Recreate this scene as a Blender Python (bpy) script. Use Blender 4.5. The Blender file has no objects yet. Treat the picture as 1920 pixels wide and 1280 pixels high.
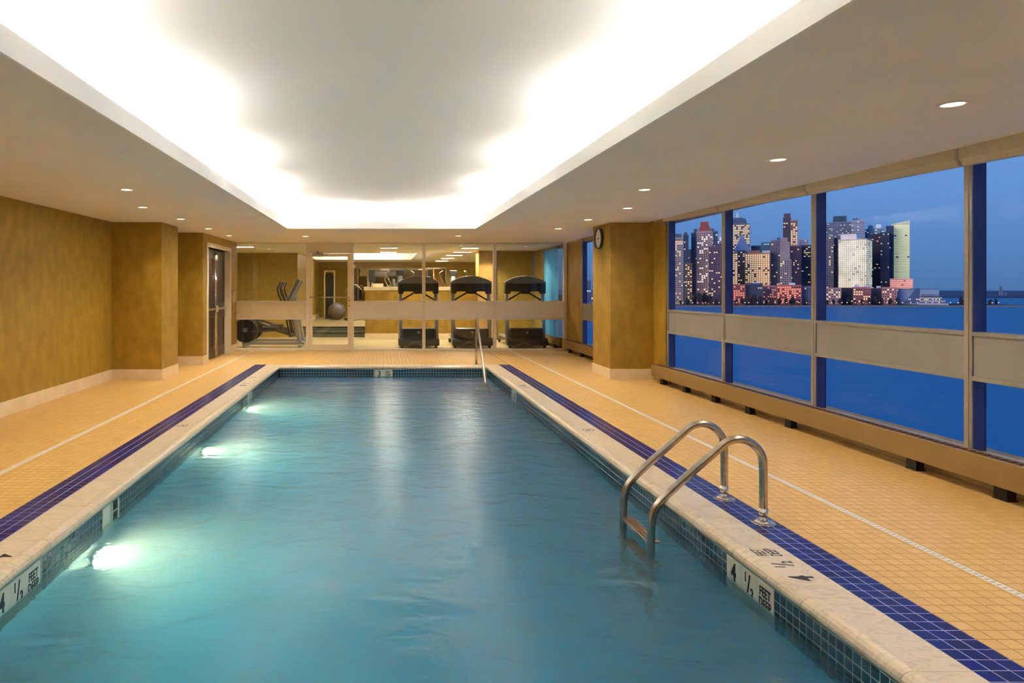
import bpy, bmesh, math, random
from math import sin, cos, pi, atan2, radians, hypot
from mathutils import Vector, Matrix
import numpy as np

random.seed(7)
D = bpy.data
SC = bpy.context.scene
COL = SC.collection

# ------------------------------------------------------------------ camera
cam_d = D.cameras.new('camera'); cam = D.objects.new('camera', cam_d); COL.objects.link(cam)
cam.location = (0, 0, 1.45); cam.rotation_euler = (radians(90), 0, 0)
cam_d.sensor_width = 36; cam_d.lens = 36 * 1250 / 1920
cam_d.shift_x = (960 - 714) / 1920; cam_d.shift_y = (541 - 640) / 1920
cam_d.clip_end = 20000
SC.camera = cam

# ------------------------------------------------------------------ exposure, sky
SC.view_settings.view_transform = 'Standard'; SC.view_settings.look = 'None'
SC.view_settings.exposure = 0.1; SC.view_settings.gamma = 1.0
SC.view_settings.use_curve_mapping = False
SC.cycles.use_denoising = True
SC.cycles.max_bounces = 10; SC.cycles.diffuse_bounces = 6; SC.cycles.transmission_bounces = 10
SC.cycles.glossy_bounces = 5; SC.cycles.volume_bounces = 4; SC.cycles.transparent_max_bounces = 12
SC.cycles.caustics_reflective = False; SC.cycles.caustics_refractive = True
SC.cycles.sample_clamp_indirect = 40.0; SC.cycles.blur_glossy = 0.6


def lin(c):
    return tuple(((v / 255) / 12.92 if v <= 10.3 else ((v / 255 + .055) / 1.055) ** 2.4) for v in c)


W = D.worlds.new('dusk_sky'); SC.world = W; W.use_nodes = True
nt = W.node_tree; nt.nodes.clear()
wo = nt.nodes.new('ShaderNodeOutputWorld'); bg = nt.nodes.new('ShaderNodeBackground')
tc = nt.nodes.new('ShaderNodeTexCoord'); sp = nt.nodes.new('ShaderNodeSeparateXYZ')
rp = nt.nodes.new('ShaderNodeValToRGB')
nt.links.new(tc.outputs['Generated'], sp.inputs[0]); nt.links.new(sp.outputs['Z'], rp.inputs[0])
nt.links.new(rp.outputs[0], bg.inputs[0]); nt.links.new(bg.outputs[0], wo.inputs[0])
SKY = [(0.0, (78, 116, 168)), (0.04, (86, 130, 188)), (0.12, (102, 147, 209)), (0.22, (112, 152, 212)), (0.5, (100, 142, 206)), (1.0, (72, 112, 186))]
while len(rp.color_ramp.elements) < len(SKY): rp.color_ramp.elements.new(1)
for e, (p, c) in zip(rp.color_ramp.elements, SKY):
    e.position = p; e.color = (*lin(c), 1)
bg.inputs[1].default_value = 1.0


sun_d = D.lights.new('western_afterglow', 'SUN'); sun_d.energy = 1.6; sun_d.color = (1, .72, .60); sun_d.angle = radians(25)
sun = D.objects.new('western_afterglow', sun_d); COL.objects.link(sun)
sun.rotation_euler = Vector((-.80, -.55, .16)).to_track_quat('Z', 'Y').to_euler()


def area(name, loc, size, power, color, rot=(0, 0, 0), spread=180, shape='RECTANGLE'):
    l = D.lights.new(name, 'AREA'); l.shape = shape; l.size = size[0]; l.size_y = size[1]
    l.energy = power; l.color = color; l.spread = radians(spread)
    o = D.objects.new(name, l); o.location = loc; o.rotation_euler = rot; COL.objects.link(o)
    return o


def spot(name, loc, power, color, angle=110, blend=.8, rot=(0, 0, 0), rad=.05):
    l = D.lights.new(name, 'SPOT'); l.energy = power; l.color = color
    l.spot_size = radians(angle); l.spot_blend = blend; l.shadow_soft_size = rad
    o = D.objects.new(name, l); o.location = loc; o.rotation_euler = rot; COL.objects.link(o)
    return o


def ceilz(y): return 2.468 + .0037 * y


TUBE = (1.0, .97, .95); WARM = (1.0, .88, .73)
TX0, TX1, TY1 = -1.65, 1.68, 11.8          # tray opening
UP = (radians(180), 0, 0)
P_TUBE = 47
# fluorescent tubes hidden in the cove
for y in (.6, 2.7, 4.82, 6.93, 9.05, 11.0):
    ln = 1.05 if y < 10.5 else .95
    area('cove_tube_light', (TX0 - .2, y, ceilz(y) + .13), (.05, ln), P_TUBE, TUBE, UP)
    area('cove_tube_light', (TX1 + .2, y, ceilz(y) + .13), (.05, ln), P_TUBE, TUBE, UP)
for x in (-.85, .9):
    area('cove_tube_light', (x, TY1 + .2, ceilz(TY1) + .13), (1.2, .05), P_TUBE, TUBE, UP)
# recessed downlights
DL = [(3.2, 3.73), (3.2, 5.37), (2.78, 7.03), (3.22, 8.7), (3.17, 10.2), (3.14, 11.8), (1.57, 13.5), (-1.54, 13.6),
      (-2.68, 7.03), (-3.07, 8.6), (-3.03, 10.1), (-3.05, 11.8), (-3.05, 13.4)]
P_DOWN = 88; P_POOL = 17
for x, y in DL + [(-3.1, 5.37), (-3.1, 3.73), (3.2, 2.0), (-3.1, 2.0), (3.2, .3), (-3.1, .3)]:
    spot('downlight_beam', (x, y, ceilz(y) - .012), P_DOWN * (1.7 if y > 13 else 1.25 if y > 9 else 1), WARM, 125, .9)
# gym lighting
for x, y, w in ((.21, 17.1, .42), (.21, 19.1, .42), (2.3, 17.2, .4), (2.33, 19.1, .46), (2.3, 20.9, .47), (2.3, 23.0, .42), (2.3, 25.2, .44), (-3.4, 16.7, .4)):
    area('linear_light_beam', (x, y, 2.50), (w, .12), 44, (1, .96, .86))
area('gym_cove_light', (-.7, 24.3, 2.66), (3.0, .08), 95, (1, .97, .90), UP)
area('gym_cove_light', (.9, 22.0, 2.66), (.08, 3.5), 60, (1, .97, .90), UP)
for x, y in ((-3.4, 17.9), (-2.0, 18.5), (3.7, 17.0), (3.0, 18.3), (1.2, 18.3)):
    spot('gym_downlight_beam', (x, y, 2.49), 130, (1, .92, .78), 120, .9)

# ------------------------------------------------------------------ materials
MATS = {}


def new_mat(name):
    m = D.materials.new(name); m.use_nodes = True
    n = m.node_tree; b = n.nodes['Principled BSDF']
    MATS[name] = m
    return m, n, b


def mat(name, rgb, rough=.5, metal=0, spec=.5, var=None, vscale=8, bump=0, bscale=60, emit=None, estr=0, coat=0, stretch=(1, 1, 1), detail=6):
    m, n, b = new_mat(name)
    b.inputs['Base Color'].default_value = (*lin(rgb), 1)
    b.inputs['Roughness'].default_value = rough; b.inputs['Metallic'].default_value = metal
    b.inputs['Specular IOR Level'].default_value = spec; b.inputs['Coat Weight'].default_value = coat
    if emit:
        b.inputs['Emission Color'].default_value = (*lin(emit), 1); b.inputs['Emission Strength'].default_value = estr
    g = n.nodes.new('ShaderNodeNewGeometry'); mp = n.nodes.new('ShaderNodeMapping')
    mp.inputs['Scale'].default_value = stretch
    n.links.new(g.outputs['Position'], mp.inputs[0])
    if var:
        t = n.nodes.new('ShaderNodeTexNoise'); t.inputs['Scale'].default_value = vscale; t.inputs['Detail'].default_value = detail
        r = n.nodes.new('ShaderNodeValToRGB')
        r.color_ramp.elements[0].position = .35; r.color_ramp.elements[1].position = .65
        r.color_ramp.elements[0].color = (*lin(rgb), 1); r.color_ramp.elements[1].color = (*lin(var), 1)
        n.links.new(mp.outputs[0], t.inputs['Vector']); n.links.new(t.outputs[0], r.inputs[0]); n.links.new(r.outputs[0], b.inputs['Base Color'])
    if bump:
        t = n.nodes.new('ShaderNodeTexNoise'); t.inputs['Scale'].default_value = bscale; t.inputs['Detail'].default_value = 3
        bp = n.nodes.new('ShaderNodeBump'); bp.inputs['Strength'].default_value = bump; bp.inputs['Distance'].default_value = .01
        n.links.new(mp.outputs[0], t.inputs['Vector']); n.links.new(t.outputs[0], bp.inputs['Height']); n.links.new(bp.outputs[0], b.inputs['Normal'])
    return m


PITCH = .0745


def tile_mat(name, rgb, rgb2, rough, pitch, bump=.05):
    """each tile takes its own tone from the cell of the laying grid it lies in"""
    m, n, b = new_mat(name)
    g = n.nodes.new('ShaderNodeNewGeometry'); d = n.nodes.new('ShaderNodeVectorMath'); d.operation = 'DIVIDE'
    d.inputs[1].default_value = (pitch, pitch, pitch); f = n.nodes.new('ShaderNodeVectorMath'); f.operation = 'FLOOR'
    w = n.nodes.new('ShaderNodeTexWhiteNoise'); r = n.nodes.new('ShaderNodeValToRGB')
    n.links.new(g.outputs['Position'], d.inputs[0]); n.links.new(d.outputs[0], f.inputs[0]); n.links.new(f.outputs[0], w.inputs['Vector'])
    n.links.new(w.outputs['Value'], r.inputs[0]); n.links.new(r.outputs[0], b.inputs['Base Color'])
    r.color_ramp.elements[0].color = (*lin(rgb), 1); r.color_ramp.elements[1].color = (*lin(rgb2), 1)
    b.inputs['Roughness'].default_value = rough
    t = n.nodes.new('ShaderNodeTexNoise'); t.inputs['Scale'].default_value = 9
    bp = n.nodes.new('ShaderNodeBump'); bp.inputs['Strength'].default_value = bump; bp.inputs['Distance'].default_value = .02
    n.links.new(g.outputs['Position'], t.inputs['Vector']); n.links.new(t.outputs[0], bp.inputs['Height']); n.links.new(bp.outputs[0], b.inputs['Normal'])
    return m


M = {}
M['ceil'] = mat('white_ceiling_paint', (236, 233, 227), .75, var=(232, 228, 221), vscale=1.5)
M['lip'] = mat('bright_white_paint', (244, 242, 238), .7)
M['cream_tile'] = tile_mat('cream_glazed_tile', (214, 172, 98), (224, 182, 110), .38, PITCH)
M['cream_grout'] = mat('tan_grout', (172, 134, 82), .8, var=(184, 146, 94), vscale=4)
M['navy'] = tile_mat('navy_tile', (10, 12, 88), (18, 22, 108), .22, PITCH)
M['blue_grout'] = mat('pale_blue_grout', (168, 170, 198), .8, var=(150, 154, 186), vscale=30)
M['wall_tile'] = tile_mat('deep_teal_blue_tile', (20, 54, 70), (30, 68, 86), .2, .051)
M['wall_grout'] = mat('grey_green_grout', (150, 168, 160), .8)
M['gold'] = mat('gold_wallcovering', (150, 117, 30), .48, var=(170, 135, 46), vscale=7, bump=.12, bscale=90, detail=8, stretch=(1, 1, .6))
M['gold_lit_tone'] = mat('gold_wallcovering_lit_tone', (200, 158, 90), .38, var=(186, 142, 74), vscale=5, bump=.05, bscale=70)  # gold of the gym column with the downlight's brightness put into the colour
M['cream_base'] = mat('cream_marble_base', (236, 218, 184), .35, var=(226, 206, 168), vscale=6)
M['trimcream'] = mat('cream_painted_trim', (232, 222, 190), .45, var=(226, 214, 182), vscale=5)
M['white_strip'] = mat('white_plastic', (236, 230, 222), .4)
M['plaster'] = mat('pool_plaster', (74, 172, 225), .8, var=(66, 162, 215), vscale=3)
M['steel'] = mat('brushed_steel', (196, 184, 166), .26, metal=1, var=(176, 166, 150), vscale=30)
M['chrome'] = mat('polished_chrome', (226, 222, 216), .1, metal=1)
M['alu'] = mat('satin_aluminium', (234, 228, 212), .42, metal=.05, var=(228, 221, 204), vscale=10)
M['dark_alu'] = mat('window_aluminium', (176, 168, 154), .38, metal=.3, var=(168, 160, 146), vscale=6)
M['slate'] = mat('slate_blue_aluminium', (58, 66, 128), .4, var=(52, 60, 120), vscale=6)
M['panelfar'] = mat('pale_spandrel_panel', (238, 234, 226), .5, var=(234, 230, 221), vscale=4)
M['panel'] = mat('beige_spandrel_panel', (152, 148, 138), .5, var=(146, 142, 132), vscale=4)
M['door_panel'] = mat('cream_enamel_panel', (230, 222, 196), .45)
M['valance'] = mat('beige_shade_fabric', (208, 198, 180), .7, var=(200, 190, 172), vscale=40)
M['convector'] = mat('tan_enamel', (146, 116, 62), .5, var=(140, 110, 58), vscale=3)
M['convector_dark'] = mat('brown_grille_metal', (120, 78, 52), .5)
M['black'] = mat('black_rubber', (14, 12, 12), .6)
M['dkplastic'] = mat('charcoal_plastic', (44, 44, 42), .35)
M['greyplastic'] = mat('grey_plastic', (130, 130, 128), .4)
M['silver'] = mat('silver_paint', (176, 180, 188), .32, metal=.5)
M['mahogany'] = mat('dark_mahogany', (62, 22, 15), .3, var=(40, 14, 10), vscale=14, stretch=(6, 6, .4))
M['ink'] = mat('black_ink', (10, 10, 12), .5)
M['marker'] = mat('white_marker_tile', (226, 224, 206), .25)
M['carpet'] = mat('grey_green_carpet', (110, 108, 84), .95, var=(92, 92, 70), vscale=40, bump=.3, bscale=200)
M['gymfloor'] = mat('gym_floor_mat', (190, 170, 124), .6, var=(176, 156, 110), vscale=5, stretch=(1, 4, 1))
M['ball'] = mat('silver_vinyl', (116, 112, 118), .3)
M['olive'] = mat('olive_gold_wallcovering', (160, 136, 52), .5, var=(174, 150, 64), vscale=8)
M['phone'] = mat('ivory_plastic', (214, 190, 138), .4)
M['clockface'] = mat('clock_dial', (238, 232, 220), .4)
M['lampglow'] = mat('downlight_lens', (255, 240, 220), .5, emit=(255, 226, 190), estr=5)
M['linglow'] = mat('linear_light_lens', (255, 244, 220), .5, emit=(255, 240, 212), estr=3)
M['poolglow'] = mat('pool_lamp_lens', (255, 244, 214), .4, emit=(255, 236, 180), estr=14)
M['skimmer'] = mat('skimmer_opening_shade', (16, 22, 30), .5)  # near-black plate colour standing in for the shade inside the opening
M['cable'] = mat('grey_cable', (150, 144, 132), .5)


def marble():
    m, n, b = new_mat('veined_cream_marble')
    g = n.nodes.new('ShaderNodeNewGeometry')
    t1 = n.nodes.new('ShaderNodeTexNoise'); t1.inputs['Scale'].default_value = 3.2; t1.inputs['Detail'].default_value = 8; t1.inputs['Distortion'].default_value = 1.6
    mp = n.nodes.new('ShaderNodeMapping'); mp.inputs['Scale'].default_value = (1.2, 3.2, 1.2); mp.inputs['Rotation'].default_value = (0, 0, .5)
    r = n.nodes.new('ShaderNodeValToRGB')
    els = [(0, (232, 214, 184)), (.46, (228, 208, 178)), (.5, (206, 190, 160)), (.535, (226, 208, 180)), (1, (216, 200, 166))]
    while len(r.color_ramp.elements) < len(els): r.color_ramp.elements.new(1)
    for e, (p, c) in zip(r.color_ramp.elements, els): e.position = p; e.color = (*lin(c), 1)
    n.links.new(g.outputs['Position'], mp.inputs[0]); n.links.new(mp.outputs[0], t1.inputs['Vector'])
    n.links.new(t1.outputs[0], r.inputs[0]); n.links.new(r.outputs[0], b.inputs['Base Color'])
    b.inputs['Roughness'].default_value = .3
    return m


M['marble'] = marble()


def glass_mat(name, tint, refl_ior=1.45, coated=1.0):
    m = D.materials.new(name); m.use_nodes = True; n = m.node_tree; n.nodes.clear()
    o = n.nodes.new('ShaderNodeOutputMaterial'); mx = n.nodes.new('ShaderNodeMixShader')
    # Schlick reflectance, the same from either face of the pane
    f0 = ((refl_ior - 1) / (refl_ior + 1)) ** 2
    g = n.nodes.new('ShaderNodeNewGeometry'); dt = n.nodes.new('ShaderNodeVectorMath'); dt.operation = 'DOT_PRODUCT'
    n.links.new(g.outputs['Normal'], dt.inputs[0]); n.links.new(g.outputs['Incoming'], dt.inputs[1])
    ab = n.nodes.new('ShaderNodeMath'); ab.operation = 'ABSOLUTE'; om = n.nodes.new('ShaderNodeMath'); om.operation = 'SUBTRACT'; om.inputs[0].default_value = 1
    pw = n.nodes.new('ShaderNodeMath'); pw.operation = 'POWER'; pw.inputs[1].default_value = 5
    fr = n.nodes.new('ShaderNodeMath'); fr.operation = 'MULTIPLY_ADD'; fr.inputs[1].default_value = 1 - f0; fr.inputs[2].default_value = f0
    n.links.new(dt.outputs['Value'], ab.inputs[0]); n.links.new(ab.outputs[0], om.inputs[1]); n.links.new(om.outputs[0], pw.inputs[0]); n.links.new(pw.outputs[0], fr.inputs[0])
    tr = n.nodes.new('ShaderNodeBsdfTransparent'); tr.inputs[0].default_value = (*tint, 1)
    gl = n.nodes.new('ShaderNodeBsdfGlossy'); gl.inputs['Roughness'].default_value = .01
    cf = n.nodes.new('ShaderNodeMath'); cf.operation = 'MULTIPLY'; cf.inputs[1].default_value = coated
    n.links.new(fr.outputs[0], cf.inputs[0]); n.links.new(cf.outputs[0], mx.inputs[0]); n.links.new(tr.outputs[0], mx.inputs[1]); n.links.new(gl.outputs[0], mx.inputs[2]); n.links.new(mx.outputs[0], o.inputs[0])
    return m


M['glass'] = glass_mat('window_glass', (.97, .98, .98), 1.12, .4)
M['gymglass'] = glass_mat('partition_glass', (.86, .84, .78), 1.5)
M['mirror'] = mat('mirror_silver', (200, 200, 190), .02, metal=1)


def water_mat():
    m = D.materials.new('pool_water'); m.use_nodes = True; n = m.node_tree; n.nodes.clear()
    o = n.nodes.new('ShaderNodeOutputMaterial')
    gl = n.nodes.new('ShaderNodeBsdfGlossy'); gl.inputs['Roughness'].default_value = .2
    rf = n.nodes.new('ShaderNodeBsdfRefraction'); rf.inputs['IOR'].default_value = 1.33; rf.inputs['Roughness'].default_value = .06
    fr = n.nodes.new('ShaderNodeFresnel'); fr.inputs[0].default_value = 1.33
    mx = n.nodes.new('ShaderNodeMixShader')
    g = n.nodes.new('ShaderNodeNewGeometry'); mp = n.nodes.new('ShaderNodeMapping'); mp.inputs['Scale'].default_value = (1, 1.5, 1)
    t = n.nodes.new('ShaderNodeTexNoise'); t.inputs['Scale'].default_value = 2.6; t.inputs['Detail'].default_value = 3; t.inputs['Distortion'].default_value = .7
    t2 = n.nodes.new('ShaderNodeTexNoise'); t2.inputs['Scale'].default_value = 9; t2.inputs['Detail'].default_value = 5; t2.inputs['Distortion'].default_value = 1.0
    ad = n.nodes.new('ShaderNodeMath'); ad.operation = 'MULTIPLY_ADD'; ad.inputs[1].default_value = .22
    bp = n.nodes.new('ShaderNodeBump'); bp.inputs['Strength'].default_value = .36; bp.inputs['Distance'].default_value = .06
    n.links.new(g.outputs['Position'], mp.inputs[0]); n.links.new(mp.outputs[0], t.inputs['Vector']); n.links.new(mp.outputs[0], t2.inputs['Vector'])
    n.links.new(t2.outputs[0], ad.inputs[0]); n.links.new(t.outputs[0], ad.inputs[2]); n.links.new(ad.outputs[0], bp.inputs['Height'])
    for s in (gl, rf, fr): n.links.new(bp.outputs[0], s.inputs['Normal'])
    n.links.new(fr.outputs[0], mx.inputs[0]); n.links.new(rf.outputs[0], mx.inputs[1]); n.links.new(gl.outputs[0], mx.inputs[2])
    n.links.new(mx.outputs[0], o.inputs['Surface'])
    sc = n.nodes.new('ShaderNodeVolumeScatter'); sc.inputs['Color'].default_value = (.85, .95, 1.0, 1); sc.inputs['Density'].default_value = .75
    ab = n.nodes.new('ShaderNodeVolumeAbsorption'); ab.inputs['Color'].default_value = (.0, .87, 1.0, 1); ab.inputs['Density'].default_value = .65
    sc.inputs['Anisotropy'].default_value = .2
    ads = n.nodes.new('ShaderNodeAddShader'); n.links.new(sc.outputs[0], ads.inputs[0]); n.links.new(ab.outputs[0], ads.inputs[1])
    n.links.new(ads.outputs[0], o.inputs['Volume'])
    return m


M['water'] = water_mat()


def river_mat():
    m, n, b = new_mat('river_water')
    b.inputs['Base Color'].default_value = (*lin((0, 128, 176)), 1); b.inputs['Roughness'].default_value = .5; b.inputs['Specular IOR Level'].default_value = .12
    g = n.nodes.new('ShaderNodeNewGeometry'); mp = n.nodes.new('ShaderNodeMapping'); mp.inputs['Scale'].default_value = (.02, .09, .1)
    mp.inputs['Rotation'].default_value = (0, 0, -.6)
    t = n.nodes.new('ShaderNodeTexNoise'); t.inputs['Scale'].default_value = 1.0; t.inputs['Detail'].default_value = 7
    bp = n.nodes.new('ShaderNodeBump'); bp.inputs['Strength'].default_value = .5; bp.inputs['Distance'].default_value = 2.0
    n.links.new(g.outputs['Position'], mp.inputs[0]); n.links.new(mp.outputs[0], t.inputs['Vector']); n.links.new(t.outputs[0], bp.inputs['Height']); n.links.new(bp.outputs[0], b.inputs['Normal'])
    return m


M['river'] = river_mat()


def curtain_mat():
    m = D.materials.new('sheer_curtain'); m.use_nodes = True; n = m.node_tree; n.nodes.clear()
    o = n.nodes.new('ShaderNodeOutputMaterial'); a = n.nodes.new('ShaderNodeMixShader'); a.inputs[0].default_value = .55
    t = n.nodes.new('ShaderNodeBsdfTranslucent'); t.inputs[0].default_value = (.45, .85, 1, 1)
    tr = n.nodes.new('ShaderNodeBsdfTransparent'); tr.inputs[0].default_value = (.6, .95, 1, 1)
    n.links.new(tr.outputs[0], a.inputs[1]); n.links.new(t.outputs[0], a.inputs[2]); n.links.new(a.outputs[0], o.inputs[0])
    return m


M['curtain'] = curtain_mat()

# ------------------------------------------------------------------ builders


def tag(o, label=None, cat=None, group=None, kind=None):
    if label: o['label'] = label
    if cat: o['category'] = cat
    if group: o['group'] = group
    if kind: o['kind'] = kind
    return o


def empty(name, loc=(0, 0, 0), rz=0, parent=None):
    o = D.objects.new(name, None); o.location = loc; o.rotation_euler = (0, 0, rz); o.empty_display_size = .1
    COL.objects.link(o)
    if parent: o.parent = parent
    return o


class MB:
    def __init__(s): s.v = []; s.f = []; s.sm = []

    def add(s, vs, fs, smooth=False):
        k = len(s.v); s.v += [tuple(v) for v in vs]
        for f in fs: s.f.append(tuple(i + k for i in f)); s.sm.append(smooth)
        return s

    def box(s, x0, x1, y0, y1, z0, z1, faces='all'):
        vs = [(x0, y0, z0), (x1, y0, z0), (x1, y1, z0), (x0, y1, z0), (x0, y0, z1), (x1, y0, z1), (x1, y1, z1), (x0, y1, z1)]
        fs = [(0, 3, 2, 1), (4, 5, 6, 7), (0, 1, 5, 4), (1, 2, 6, 5), (2, 3, 7, 6), (3, 0, 4, 7)]
        if faces == 'nobottom': fs = fs[1:]
        return s.add(vs, fs)

    def prism(s, prof, axis, a, b, smooth=False, caps=True):
        """prof: 2D closed loop; axis 'x','y','z'; extruded from a to b"""
        n = len(prof)

        def P(p, t): return (t, p[0], p[1]) if axis == 'x' else ((p[0], t, p[1]) if axis == 'y' else (p[0], p[1], t))
        vs = [P(p, a) for p in prof] + [P(p, b) for p in prof]
        k = len(s.v); s.v += vs
        for i in range(n):
            j = (i + 1) % n; s.f.append((k + i, k + j, k + n + j, k + n + i)); s.sm.append(smooth)
        if caps:
            s.f.append(tuple(k + i for i in range(n))[::-1]); s.sm.append(False)
            s.f.append(tuple(k + n + i for i in range(n))); s.sm.append(False)
        return s

    def cyl(s, c, r, h, axis='z', n=20, r2=None, smooth=True):
        r2 = r if r2 is None else r2
        k = len(s.v)
        for (t, rr) in ((0, r), (h, r2)):
            for i in range(n):
                a = 2 * pi * i / n; u, w = rr * cos(a), rr * sin(a)
                s.v.append({'z': (c[0] + u, c[1] + w, c[2] + t), 'x': (c[0] + t, c[1] + u, c[2] + w), 'y': (c[0] + u, c[1] + t, c[2] + w)}[axis])
        for i in range(n):
            j = (i + 1) % n; s.f.append((k + i, k + j, k + n + j, k + n + i)); s.sm.append(smooth)
        s.f.append(tuple(range(k, k + n))); s.sm.append(False); s.f.append(tuple(range(k + n, k + 2 * n))); s.sm.append(False)
        return s

    def tube(s, pts, r, n=14, closed=False):
        pts = [Vector(p) for p in pts]; m = len(pts); k = len(s.v); prev = None
        for i, p in enumerate(pts):
            t = (pts[min(i + 1, m - 1)] - pts[max(i - 1, 0)]).normalized()
            if prev is None:
                u = t.orthogonal().normalized()
            else:
                u = (prev - t * prev.dot(t)).normalized()
            prev = u; w = t.cross(u)
            rr = r[i] if isinstance(r, (list, tuple)) else r
            for j in range(n):
                a = 2 * pi * j / n; q = p + (u * cos(a) + w * sin(a)) * rr; s.v.append(tuple(q))
        for i in range(m - 1):
            for j in range(n):
                l = (j + 1) % n; s.f.append((k + i * n + j, k + i * n + l, k + (i + 1) * n + l, k + (i + 1) * n + j)); s.sm.append(True)
        s.f.append(tuple(range(k, k + n))); s.sm.append(False); s.f.append(tuple(range(k + (m - 1) * n, k + m * n))); s.sm.append(False)
        return s

    def sphere(s, c, r, nu=20, nv=12, sc=(1, 1, 1)):
        k = len(s.v)
        for j in range(nv + 1):
            th = pi * j / nv
            for i in range(nu):
                a = 2 * pi * i / nu; s.v.append((c[0] + r * sc[0] * sin(th) * cos(a), c[1] + r * sc[1] * sin(th) * sin(a), c[2] + r * sc[2] * cos(th)))
        for j in range(nv):
            for i in range(nu):
                l = (i + 1) % nu; s.f.append((k + j * nu + i, k + (j + 1) * nu + i, k + (j + 1) * nu + l, k + j * nu + l)); s.sm.append(True)
        return s

    def mesh(s, name, m):
        me = D.meshes.new(name); me.from_pydata(s.v, [], s.f)
        me.polygons.foreach_set('use_smooth', s.sm)
        for x in (m if isinstance(m, (list, tuple)) else [m]): me.materials.append(x)
        bm = bmesh.new(); bm.from_mesh(me); bmesh.ops.recalc_face_normals(bm, faces=bm.faces); bm.to_mesh(me); bm.free()
        me.update(); return me

    def build(s, name, m, parent=None, loc=(0, 0, 0), bevel=0, rz=0):
        o = D.objects.new(name, s.mesh(name, m)); o.location = loc; o.rotation_euler = (0, 0, rz); COL.objects.link(o)
        if parent: o.parent = parent
        if bevel:
            b = o.modifiers.new('bevel', 'BEVEL'); b.width = bevel; b.segments = 2; b.limit_method = 'ANGLE'
        return o


def copy_tree(o, parent=None):
    c = o.copy(); COL.objects.link(c); c.parent = parent
    for ch in list(o.children): copy_tree(ch, c)
    return c


def shared(name, me, loc, parent=None, rot=(0, 0, 0)):
    o = D.objects.new(name, me); o.location = loc; o.rotation_euler = rot; COL.objects.link(o)
    if parent: o.parent = parent
    return o


def text(name, s, size, loc, rot, m, parent=None, bold=.0, ext=.0006, sx=1, align='CENTER'):
    c = D.curves.new(name, 'FONT'); c.body = s; c.size = size; c.extrude = ext; c.offset = bold
    c.align_x = align; c.align_y = 'CENTER'; c.materials.append(m); c.space_line = .85
    o = D.objects.new(name, c); o.location = loc; o.rotation_euler = rot; o.scale = (sx, 1, 1); COL.objects.link(o)
    if parent: o.parent = parent
    return o


def arc(c, r, a0, a1, n=10):
    return [(c[0] + r * cos(a0 + (a1 - a0) * i / n), c[1] + r * sin(a0 + (a1 - a0) * i / n)) for i in range(n + 1)]


# ================================================================== SETTING
PX0, PX1, PY0, PY1 = -1.92, 1.99, .8, 12.5      # pool walls
SX0, SX1 = -2.40, 2.464                        # outer edges of the blue stripes
GY = 15.62                                     # glass partition
WXL, WXR = -4.28, 4.36
WZ = -.186                                       # water level

# ---- deck ----
floor = MB()
floor.box(SX1, 4.6, -2, 19, -.15, -.0015); floor.box(-4.5, SX0, -2, GY, -.15, -.0015)
floor.box(SX0, SX1, PY1 + .255, GY, -.15, -.0015); floor.box(SX0, SX1, -2, PY0 - .255, -.15, -.0015)
floor = floor.build('floor', M['cream_grout']); tag(floor, 'deck laid with small square cream tiles around the pool', None, None, 'structure')


def tile_mesh(name, sx, sy, sz, m, g=.0035):
    """one tile with an arris: 4 rim faces slope to the joint"""
    a, b = sx / 2 - g / 2, sy / 2 - g / 2; e = .0012
    vs = [(-a, -b, -sz), (a, -b, -sz), (a, b, -sz), (-a, b, -sz), (-a + e, -b + e, 0), (a - e, -b + e, 0), (a - e, b - e, 0), (-a + e, b - e, 0)]
    mb = MB().add(vs, [(4, 5, 6, 7), (0, 1, 5, 4), (1, 2, 6, 5), (2, 3, 7, 6), (3, 0, 4, 7)])
    return mb


def joined_tiles(name, m, parent, centers, proto, rot=None):
    V = np.array(proto.v); F = np.array(proto.f)
    if rot is not None: V = V @ np.array(rot).T
    C = np.array(centers)
    n = len(C)
    if not n: return None
    verts = (C[:, None, :] + V[None]).reshape(-1, 3)
    faces = (F[None] + (np.arange(n) * len(V))[:, None, None]).reshape(-1, 4)
    me = D.meshes.new(name); me.from_pydata(verts.tolist(), [], faces.tolist()); me.materials.append(m); me.update()
    o = D.objects.new(name, me); COL.objects.link(o)
    if parent: o.parent = parent
    return tag(o, kind='stuff')


def inframe(x, y, z=0.):
    if y < 1: return False
    px = 714 + 1250 * x / y; py = 541 + 1250 * (1.45 - z) / y
    return -30 < px < 1950 and py < 1310


proto = tile_mesh('tile', PITCH, PITCH, .004, M['cream_tile'])
tile_me = proto.mesh('tile', M['cream_tile'])
cs = []
ny0, ny1 = int(-2 / PITCH), int(GY / PITCH)
for j in range(ny0, ny1):
    y = (j + .5) * PITCH
    for i in range(27):
        x = SX1 + (i + .5) * PITCH
        if x < 4.43: cs.append((x, y, 0))
        x = SX0 - (i + .5) * PITCH
        if x > -4.3: cs.append((x, y, 0))
    if y > PY1 + .26 or y < PY0 - .26:
        for i in range(65): cs.append((SX0 + (i + .5) * PITCH, y, 0))
vis = sorted([c for c in cs if inframe(*c)], key=lambda c: c[1] ** 2 + .3 * c[0] ** 2)[:300]
vs_ = set(vis)
for c in vis: shared('tile', tile_me, c, floor)
joined_tiles('deck_tiles', M['cream_tile'], floor, [c for c in cs if c not in vs_], proto)

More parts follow.
